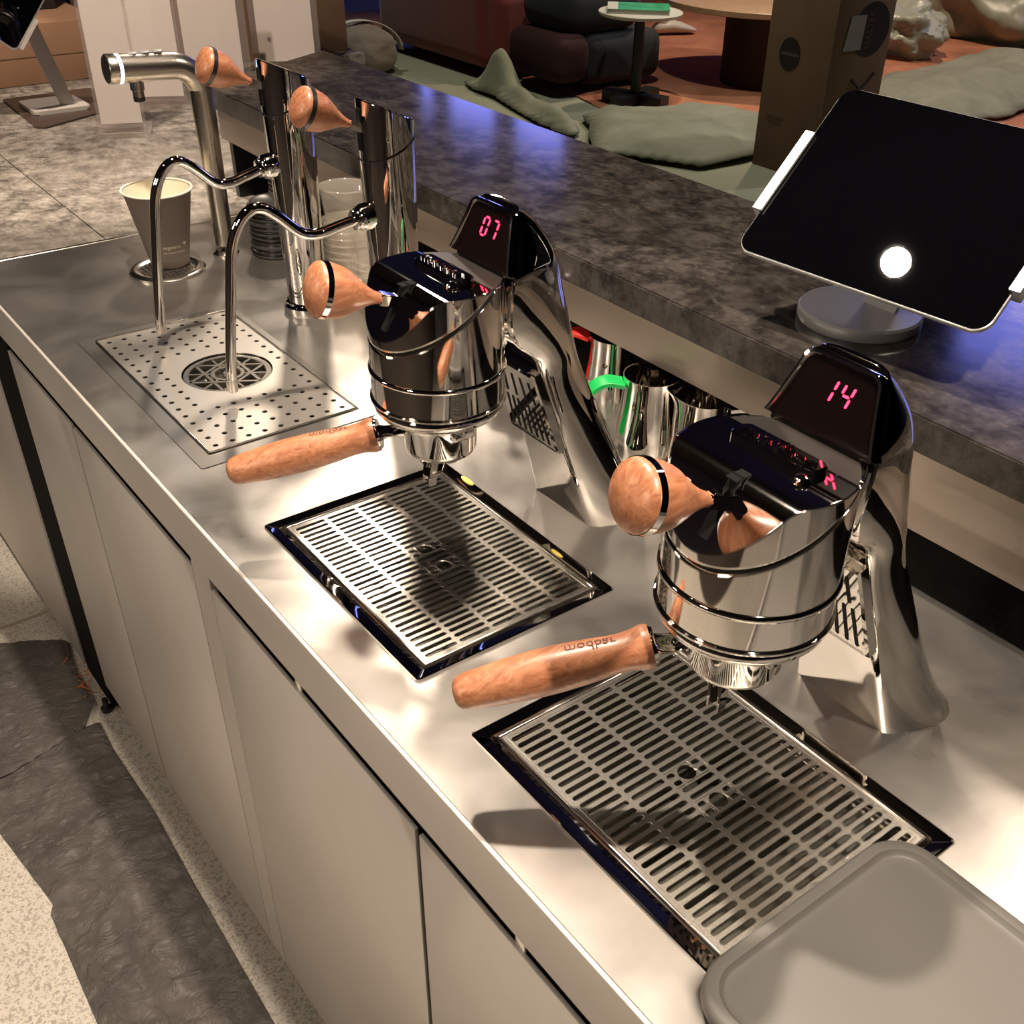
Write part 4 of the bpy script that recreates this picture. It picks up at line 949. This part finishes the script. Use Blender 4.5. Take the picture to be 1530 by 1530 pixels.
# ------------------------------------------------------------------ acrylic sign holders and boxes on the stone counter
def sign(x, y, ang, w_, h_, label, z=0.8988, foot=True, paper=(0.80, 0.86), lean=0.10):
    t = thing('sign_holder', label, 'sign holder', (x, y, z), 'clear sign holders on the stone counter')
    d = Vector((math.cos(ang), math.sin(ang), 0)); nrm = Vector((d.y, -d.x, 0)); up = (Vector((0, 0, 1)) - nrm * lean).normalized(); c = Vector((x, y, z + 0.011))
    def plate(bm, u0, u1, v0, v1, o0, o1, bev=0):
        rings(bm, [[c + d * u + up * v + nrm * o for u, v in ((u0, v0), (u1, v0), (u1, v1), (u0, v1))] for o in (o0, o1)])
    bm = NB(); plate(bm, -w_ / 2, w_ / 2, 0, h_, 0.0, 0.002); plate(bm, -w_ / 2, w_ / 2, 0, h_, 0.006, 0.008); obj('panel', bm, ACRYL, t, False)
    bm = NB(); pw, ph = paper; plate(bm, -w_ / 2 * pw, w_ / 2 * pw, h_ * 0.03, h_ * ph, 0.003, 0.0045); obj('paper', bm, WHITEP, t, False)
    if foot:
        bm = NB(); c = Vector((x, y, z)); q = [c - d * (w_ / 2 + 0.01) - nrm * 0.055, c + d * (w_ / 2 + 0.01) - nrm * 0.055, c + d * (w_ / 2 + 0.01) + nrm * 0.055, c - d * (w_ / 2 + 0.01) + nrm * 0.055]
        rings(bm, [[p for p in q], [p + Vector((0, 0, 0.010)) for p in q]]); obj('base', bm, ACRYL, t, False)
    c = Vector((x, y, z + 0.011))
    for s_ in (-1, 1):
        bm = NB(); lathe(bm, c + d * (s_ * (w_ / 2 - 0.010)) + up * (h_ - 0.010) + nrm * 0.008, nrm, [(0, 0.004), (0.003, 0.004), (0.004, 0.002)], 12); obj('bolt', bm, CHROME2, t)
    return t
sign(-2.66, 0.528, math.radians(66), 0.105, 0.31, 'narrow clear sign holder with blank paper just behind the water tap', paper=(0.86, 0.98))
sign(-2.86, 0.70, math.radians(64), 0.125, 0.36, 'tall clear sign holder seen through the bend of the water tap', paper=(0.9, 0.97))
sign(-3.05, 0.93, math.radians(66), 0.19, 0.24, 'clear sign holder left of the raised bar end, beside the wooden knob', paper=(0.78, 0.80))
sign(-3.10, 1.17, math.radians(66), 0.19, 0.25, 'clear sign holder beyond the raised bar end, last of the row', paper=(0.82, 0.84))
def carton(x0, x1, y0, y1, z0, h, mat_, label, tape=True, rot=0.0):
    cx_, cy_ = (x0 + x1) / 2, (y0 + y1) / 2
    t = thing('cardboard_box', label, 'box', (cx_, cy_, z0)); bm = NB(); box(bm, x0, x1, y0, y1, z0, z0 + h, 0.003, 2); obj('carton', bm, mat_, t, True)
    if tape:
        bm = NB(); box(bm, x1 + 0.0003, x1 + 0.0016, y0 + 0.002, y1 - 0.002, z0 + h * 0.46, z0 + h * 0.475); obj('flap_seam', bm, CARDD, t, False)
    return t
carton(-3.75, -3.255, 0.13, 0.715, 0.8988, 0.145, CARD, 'low cardboard box behind the left tablet on the stone counter')
carton(-3.90, -3.45, 0.0, 0.66, 1.045, 0.25, plain('black_card', (0.02, 0.014, 0.012), 0.7), 'black box lying on top of the low cardboard box', False)
carton(-3.62, -3.235, 0.74, 1.44, 0.8988, 0.46, CARDD, 'tall brown cardboard box standing behind the row of sign holders', False)

# ------------------------------------------------------------------ floor covering near the counter
def sheet_mesh(outline, step, amp, z0, seed, crease=None, edge=0.02):
    """triangulated cloth inside a polygon, heights by noise"""
    xs_ = [p[0] for p in outline]; ys_ = [p[1] for p in outline]
    def inside(x, y):
        c = False; n = len(outline); j = n - 1
        for i in range(n):
            xi, yi = outline[i]; xj, yj = outline[j]
            if (yi > y) != (yj > y) and x < (xj - xi) * (y - yi) / (yj - yi) + xi: c = not c
            j = i
        return c
    def dist(x, y):
        best = 9
        for i in range(len(outline)):
            a = Vector(outline[i]); b_ = Vector(outline[(i + 1) % len(outline)]); ab = b_ - a; p = Vector((x, y)); u = max(0, min(1, (p - a).dot(ab) / max(1e-9, ab.length_squared))); best = min(best, (p - a - ab * u).length)
        return best
    bm = NB(); nx = int((max(xs_) - min(xs_)) / step) + 2; ny = int((max(ys_) - min(ys_)) / step) + 2; V = {}
    for i in range(nx):
        for j in range(ny):
            x = min(xs_) + i * step; y = min(ys_) + j * step
            if inside(x, y):
                e = min(1, dist(x, y) / edge); p = Vector((x, y, seed)); h = crease(x, y) if crease else 0.0
                V[(i, j)] = bm.verts.new((x, y, z0 + e * (amp * (0.5 + 0.5 * noise.noise(p * (0.35 / (step * 4)))) + amp * 0.5 * abs(noise.noise(p * (1.1 / (step * 4)))) + h)))
    for (i, j), v in list(V.items()):
        q = [V.get(k) for k in ((i, j), (i + 1, j), (i + 1, j + 1), (i, j + 1))]
        if all(q): bm.faces.new(q)
        elif sum(1 for k in q if k) == 3: bm.faces.new([k for k in q if k])
    for v in bm.verts:
        if v.is_boundary:
            p = Vector((v.co.x, v.co.y)); best = None
            for i in range(len(outline)):
                a = Vector(outline[i]); b_ = Vector(outline[(i + 1) % len(outline)]); ab = b_ - a; u = max(0, min(1, (p - a).dot(ab) / max(1e-9, ab.length_squared))); q = a + ab * u
                if best is None or (q - p).length < (best - p).length: best = q
            if (best - p).length < step * 1.6: v.co.x, v.co.y = best
    return bm
def ridges(x, y):
    return 0.010 * abs(noise.noise(Vector((x * 14 + 3 * y, y * 4, 3)))) + 0.006 * abs(noise.noise(Vector((x * 34 - 6 * y, y * 12, 7)))) + 0.003 * math.exp(-((y + 0.115 - 0.03 * math.sin(x * 3)) / 0.008) ** 2) + 0.0025 * math.exp(-((y + 0.16 - 0.02 * math.sin(x * 4)) / 0.004) ** 2)
bm = sheet_mesh([(-1.70, -0.30), (-1.62, -0.275), (-1.40, -0.246), (-1.39, -0.256), (-1.14, -0.262), (-0.4, -0.285), (0.6, -0.30), (0.6, -0.03), (-0.6, -0.036), (-0.98, -0.043), (-1.24, -0.038), (-1.5, -0.030), (-1.70, -0.034), (-1.80, -0.03), (-1.80, -0.30)], 0.0085, 0.006, 0.0015, 1.0, ridges, 0.012)
o = obj('floor_sheet', bm, SHEET, None, True, (-0.9, -0.15, 0.0), 80); tag(o, 'wrinkled dark fabric floor sheet running along the cabinets', 'floor sheet', 'dark floor sheets')
bm = sheet_mesh([(-1.74, -0.75), (-1.745, -0.23), (-1.79, -0.06), (-1.85, -0.022), (-1.99, -0.016), (-2.09, 0.0), (-2.13, -0.06), (-2.165, -0.13), (-2.22, -0.75)], 0.0085, 0.005, 0.009, 4.0, lambda x, y: 0.008 * abs(noise.noise(Vector((x * 6, y * 20, 9)))) + 0.004 * abs(noise.noise(Vector((x * 30, y * 12, 2)))), 0.012)
o = obj('floor_sheet', bm, SHEET, None, True, (-1.95, -0.3, 0.0), 80); tag(o, 'second dark floor sheet overlapping the first by the black gap', 'floor sheet', 'dark floor sheets')
b = NB(); box(b, -2.235, -2.225, -3.4, 0.0, 0.0003, 0.0012); box(b, -1.4, 2.4, -0.395, -0.392, 0.0003, 0.0010); struct('trim_1', b, plain('floor_joint', (0.34, 0.29, 0.23), 0.5))
t = thing('orange_debris', 'scraps of orange plastic twine on the floor by the black gap', 'debris', (-1.93, -0.02, 0.0)); bm = NB()
for k in range(26):
    x = -1.95 + random.uniform(-0.06, 0.10); y = -0.006 + random.uniform(-0.03, 0.03); a = random.uniform(0, PI); l = random.uniform(0.008, 0.03)
    tube(bm, [(x, y, 0.016), (x + l * 0.5 * math.cos(a), y + l * 0.5 * math.sin(a), 0.020), (x + l * math.cos(a + 0.4), y + l * math.sin(a + 0.4), 0.016)], 0.0009, 5)
o = obj('twine_scraps', bm, plain('orange_twine', (0.55, 0.15, 0.04), 0.7), t, True, kind='stuff')

# ------------------------------------------------------------------ lounge behind the bar
bm = sheet_mesh([(-9.0, 4.35), (-5.6, 4.30), (-4.9, 4.15), (-4.0, 4.35), (-3.98, 4.65), (-3.4, 4.7), (-3.2, 5.2), (-3.4, 8.2), (-9.2, 8.3)], 0.12, 0.012, 0.002, 7.0, None, 0.1)
o = obj('rug', bm, RUGM, None, True, (-6, 6, 0)); tag(o, 'mottled rust-coloured rug under the lounge tables', 'rug')
def hump(pts, hh, sg):
    def f(x, y):
        return sum(h * math.exp(-((x - a) ** 2 + (y - b_) ** 2) / s ** 2) for a, b_, h, s in pts)
    return f
bm = sheet_mesh([(-5.08, 3.93), (-4.88, 3.83), (-4.74, 3.70), (-4.48, 3.52), (-4.25, 3.66), (-3.97, 3.80), (-3.95, 4.10), (-4.0, 4.50), (-4.45, 4.85), (-4.72, 4.66), (-4.86, 4.82), (-4.90, 4.40), (-5.10, 4.10)], 0.035, 0.05, 0.02, 2.0, hump([(-4.9, 4.0, 0.04, 0.3), (-4.3, 4.0, 0.06, 0.25), (-4.6, 4.5, 0.05, 0.3)], 0, 0), 0.10)
o = obj('tarpaulin', bm, TARP, None, True, (-4.6, 4.2, 0)); tag(o, 'grey-green tarpaulin crumpled on the floor left of the big carton', 'tarpaulin', 'crumpled tarpaulins'); solid(o, 0.01, 1)
# raised fold of the tarpaulin
def fold(x, y):
    u = (x + 5.95) / 1.1; yl = 3.96 - 0.27 * u
    return 0.085 * math.exp(-((y - yl) / 0.055) ** 2) * (0.7 + 0.5 * noise.noise(Vector((x * 4, 0, 2)))) + 0.19 * math.exp(-((x + 5.93) / 0.13) ** 2 - ((y - 3.97) / 0.10) ** 2)
bm = sheet_mesh([(-6.30, 3.92), (-6.10, 4.035), (-5.85, 4.045), (-5.68, 4.035), (-5.40, 3.98), (-5.13, 3.87), (-4.92, 3.77), (-4.80, 3.68), (-4.86, 3.62), (-5.15, 3.66), (-5.50, 3.74), (-5.80, 3.82), (-6.10, 3.84)], 0.022, 0.02, 0.012, 6.0, fold, 0.05)
o = obj('tarpaulin', bm, TARP, None, True, (-5.5, 3.85, 0), 70); tag(o, 'raised fold of grey-green tarpaulin in front of the armchairs', 'tarpaulin', 'crumpled tarpaulins'); solid(o, 0.008, 1)
bm = sheet_mesh([(-4.62, 5.85), (-4.30, 5.72), (-3.82, 5.75), (-3.70, 6.1), (-3.85, 6.9), (-3.8, 7.5), (-4.75, 7.55), (-4.85, 7.0), (-4.85, 6.5)], 0.045, 0.07, 0.02, 5.0, hump([(-4.2, 6.4, 0.12, 0.35), (-4.3, 7.3, 0.1, 0.4)], 0, 0), 0.12)
o = obj('tarpaulin', bm, TARP, None, True, (-4.2, 6.8, 0)); tag(o, 'grey-green tarpaulin folded on the floor right of the big carton', 'tarpaulin', 'crumpled tarpaulins'); solid(o, 0.012, 1)
def crumple(name, x, y, z, sx, sy, sz, mat_, label, cat, seed, grp=None, amp=0.35):
    bm = NB(); bmesh.ops.create_icosphere(bm, subdivisions=5, radius=1.0)
    for v in bm.verts:
        n0 = v.co.normalized(); k = 1 + amp * noise.noise(n0 * 2.2 + Vector((seed, 0, 0))) + amp * 0.35 * abs(noise.noise(n0 * 7 + Vector((0, seed, 0))))
        v.co = Vector((x + n0.x * sx * k, y + n0.y * sy * k, max(z + n0.z * sz * k, 0.012)))
    o = obj(name, bm, mat_, None, True, (x, y, 0), 80); return tag(o, label, cat, grp)
crumple('plastic_bundle', -5.42, 7.25, 0.16, 0.36, 0.30, 0.20, CLEAR2, 'crumpled clear plastic sheeting just right of the big carton', 'plastic sheeting', 1.0, 'bundles of plastic sheeting')
crumple('plastic_bundle', -5.55, 8.6, 0.30, 0.72, 0.50, 0.46, CLEAR2, 'large heap of translucent plastic sheeting behind the folded tarpaulin', 'plastic sheeting', 4.0, 'bundles of plastic sheeting')
crumple('plastic_bundle', -4.30, 8.10, 0.22, 0.36, 0.38, 0.32, CLEAR2, 'pale plastic sheeting bag at the edge of the picture behind the tablet', 'plastic sheeting', 8.0, 'bundles of plastic sheeting')
# big carton with round logos
BX = 4.135
t = thing('cardboard_box', 'tall brown carton with round dark logos standing behind the bar', 'box', (-3.55, 4.35, 0.0))
SX = -3.52
bm = NB(); box(bm, -3.925, SX, BX, 4.555, 0.0, 1.18, 0.004, 2); obj('carton', bm, CARDD, t, True)
INK = plain('dark_brown_ink', (0.018, 0.008, 0.006), 0.6); INKL = plain('faded_print', (0.10, 0.065, 0.06), 0.6)
bm = NB(); rings(bm, [[Vector((-3.773 + 0.066 * math.cos(2 * PI * i / 48), yy, 0.548 + 0.075 * math.sin(2 * PI * i / 48))) for i in range(48)] for yy in (BX - 0.0005, BX - 0.0015)]); obj('round_logo', bm, INK, t, False)
bm = NB(); box(bm, -3.825, -3.715, BX - 0.0024, BX - 0.0018, 0.541, 0.555); obj('logo_lettering', bm, INKL, t, False)
bm = NB(); rings(bm, [[Vector((xx, 4.395 + 0.135 * math.cos(2 * PI * i / 48), 0.672 + 0.118 * math.sin(2 * PI * i / 48))) for i in range(48)] for xx in (SX + 0.0005, SX + 0.0015)]); dk = obj('round_logo', bm, INK, t, False)
obj('logo_lettering', text_mesh('MASTER', 0.055, lambda u, v, w_: Vector((SX + 0.0024, 4.385 - v * 1.2, 0.672 + u * 0.85))), INKL, dk, False)
bm = NB(); rings(bm, [[Vector((x, y, z)) for y, z in ((4.205, 0.592), (4.335, 0.588), (4.345, 0.738), (4.235, 0.742))] for x in (SX + 0.003, SX + 0.0038)]); obj('shipping_label', bm, plain('grey_label_paper', (0.30, 0.28, 0.25), 0.7), t, False)
for (a, c) in (((4.31, 0.455), (4.385, 0.405)), ((4.475, 0.470), (4.385, 0.405))):
    bm = NB(); tube(bm, [(SX + 0.0005, a[0], a[1]), (SX + 0.0005, c[0], c[1])], 0.008, 8); obj('marker_stroke', bm, INK, t, True)
bm = NB(); box(bm, -3.865, -3.76, BX - 0.002, BX - 0.0012, 0.235, 0.255); box(bm, -3.850, -3.77, BX - 0.002, BX - 0.0012, 0.215, 0.225); obj('printed_code', bm, plain('brown_print', (0.09, 0.045, 0.022), 0.7), t, False)

# red armchair, black seat beside it, cushion
def pad(bm, x0, x1, y0, y1, z0, z1, r, n=4): return box(bm, x0, x1, y0, y1, z0, z1, r, n)
t = thing('armchair', 'deep red velvet armchair behind the bar', 'armchair', (-6.7, 4.4, 0.0))
bm = NB(); pad(bm, -7.62, -6.25, 4.05, 4.40, 0.06, 0.66, 0.10); obj('backrest', bm, REDV, t, True, ang=80)
bm = NB(); pad(bm, -7.50, -6.30, 4.35, 5.15, 0.10, 0.42, 0.08); obj('seat', bm, REDV, t, True, ang=80)
bm = NB(); pad(bm, -7.66, -7.36, 4.10, 5.20, 0.06, 0.55, 0.10); obj('arm', bm, REDV, t, True, ang=80)
bm = NB(); pad(bm, -6.48, -6.16, 4.10, 5.20, 0.06, 0.55, 0.10); obj('arm', bm, REDV, t, True, ang=80)
t = thing('armchair', 'dark armchair in shadow between the red one and the white side table', 'armchair', (-5.9, 4.5, 0.0))
bm = NB(); pad(bm, -6.12, -5.55, 4.12, 4.40, 0.08, 0.36, 0.09); obj('backrest', bm, plain('shaded_red_cloth', (0.035, 0.007, 0.007), 0.9), t, True, ang=80)  # red cloth darkened here, shade put into the colour
bm = NB(); pad(bm, -6.12, -5.56, 4.36, 5.0, 0.05, 0.34, 0.08); obj('seat', bm, DARKC, t, True, ang=80)
bm = NB(); pad(bm, -6.10, -5.58, 4.20, 4.85, 0.34, 0.62, 0.12); obj('folded_blanket', bm, DARKC, t, True, ang=80)
crumple('floor_cushion', -6.95, 3.55, 0.13, 0.26, 0.22, 0.16, GREYC, 'taupe cushion with white band beside the red armchair', 'cushion', 2.0, None, 0.1)
cu = bpy.data.objects[-1] if False else [o for o in C.objects if o.name.startswith('floor_cushion')][0]
bm = NB(); rr = []
for dx in (-0.03, 0.03):
    rr.append([Vector((-6.95 + dx + 0.10 * math.cos(a), 3.55 + 0.245 * math.cos(a), 0.13 + 0.185 * math.sin(a))) for a in [PI * i / 16 for i in range(17)]])
rings(bm, rr, False, False); o = obj('white_band', bm, WHITEM, cu, True); solid(o, 0.006)

# white side table with book
t = thing('side_table', 'round white side table on a dark cross foot holding the green book', 'table', (-5.23, 4.47, 0.0))
bm = NB(); lathe(bm, (-5.23, 4.47, 0.500), (0, 0, 1), [(0, 0.235), (0.004, 0.245), (0.018, 0.250), (0.022, 0.246)], 64); obj('tabletop', bm, WHITEM, t, True, ang=40)
bm = NB(); lathe(bm, (-5.23, 4.47, 0.06), (0, 0, 1), [(0, 0.035), (0.44, 0.03)], 24); obj('pedestal', bm, BLKPL, t)
for a in (0.3, 0.3 + PI / 2):
    bm = NB(); d = Vector((math.cos(a), math.sin(a), 0)); s = Vector((-d.y, d.x, 0)); c = Vector((-5.23, 4.47, 0))
    rings(bm, [[c + d * q * 0.21 + s * p * 0.05 + Vector((0, 0, z)) for q, p in ((-1, -1), (1, -1), (1, 1), (-1, 1))] for z in (0.012, 0.075)]); obj('foot', bm, BLKPL, t, False)
t = thing('book', 'green and white covered book lying on the white side table', 'book', (-5.24, 4.45, 0.522))
d = Vector((0.66, 0.75, 0)).normalized(); s = Vector((-d.y, d.x, 0)); c = Vector((-5.235, 4.455, 0))
def flat(u0, u1, v0, v1, z0, z1): bm = NB(); rings(bm, [[c + d * u + s * v + Vector((0, 0, z)) for u, v in ((u0, v0), (u1, v0), (u1, v1), (u0, v1))] for z in (z0, z1)]); return bm
obj('pages', flat(-0.178, 0.178, -0.128, 0.128, 0.5235, 0.5445), plain('page_edges', (0.42, 0.38, 0.32), 0.7), t, False)
obj('cover', flat(-0.182, 0.182, -0.132, 0.132, 0.5446, 0.5475), BOOKG, t, False); obj('cover', flat(-0.182, 0.182, -0.132, 0.132, 0.5222, 0.5234), WHITEM, t, False)
obj('cover_stripe', flat(-0.182, -0.120, -0.132, 0.132, 0.5476, 0.548), WHITEM, t, False)
# round wooden table
t = thing('coffee_table', 'round pale oak coffee table on a dark drum base', 'table', (-5.35, 5.75, 0.0))
bm = NB(); lathe(bm, (-5.38, 5.72, 0.455), (0, 0, 1), [(0, 0.68), (0.006, 0.70), (0.034, 0.70), (0.040, 0.69)], 80); obj('tabletop', bm, WOODT, t, True, ang=40)
bm = NB(); lathe(bm, (-5.22, 5.62, 0.014), (0, 0, 1), [(0, 0.30), (0.44, 0.30)], 48); obj('drum_base', bm, plain('dark_drum', (0.03, 0.014, 0.010), 0.7), t)
t = thing('drinking_glass', 'small tumbler standing on the oak coffee table', 'glass', (-5.75, 5.85, 0.495)); bm = NB(); lathe(bm, (-5.60, 5.62, 0.495), (0, 0, 1), [(0, 0.045), (0.004, 0.048), (0.08, 0.05), (0.081, 0.046), (0.008, 0.044)], 32); obj('tumbler', bm, plain('brown_glass', (0.25, 0.15, 0.09), 0.2), t)
# white trainer of someone beyond the tables: foot and trouser cuff only
t = thing('pedestal', 'white trainer with trouser cuff on the rug behind the side table', 'pedestal', (-6.85, 6.3, 0.02))
bm = NB(); rr = []
for u, wd, hh in ((-0.16, 0.05, 0.05), (-0.12, 0.068, 0.085), (-0.02, 0.07, 0.10), (0.08, 0.072, 0.075), (0.16, 0.06, 0.045), (0.20, 0.03, 0.028)):
    dd_ = Vector((0.36, 0.93, 0)); ss_ = Vector((-0.93, 0.36, 0)); c = Vector((-6.85, 6.30, 0.018)); rr.append([c + dd_ * u + ss_ * (wd * math.cos(a)) + Vector((0, 0, max(0, hh * 0.5 + hh * 0.5 * math.sin(a)))) for a in [2 * PI * i / 16 for i in range(16)]])
rings(bm, rr); obj('foot', bm, WHITEM, t, True, ang=60)
bm = NB(); lathe(bm, (-6.88, 6.22, 0.09), (0, 0, 1), [(0, 0.05), (0.10, 0.055), (0.30, 0.085)], 24); obj('trouser_cuff', bm, WHITEM, t)
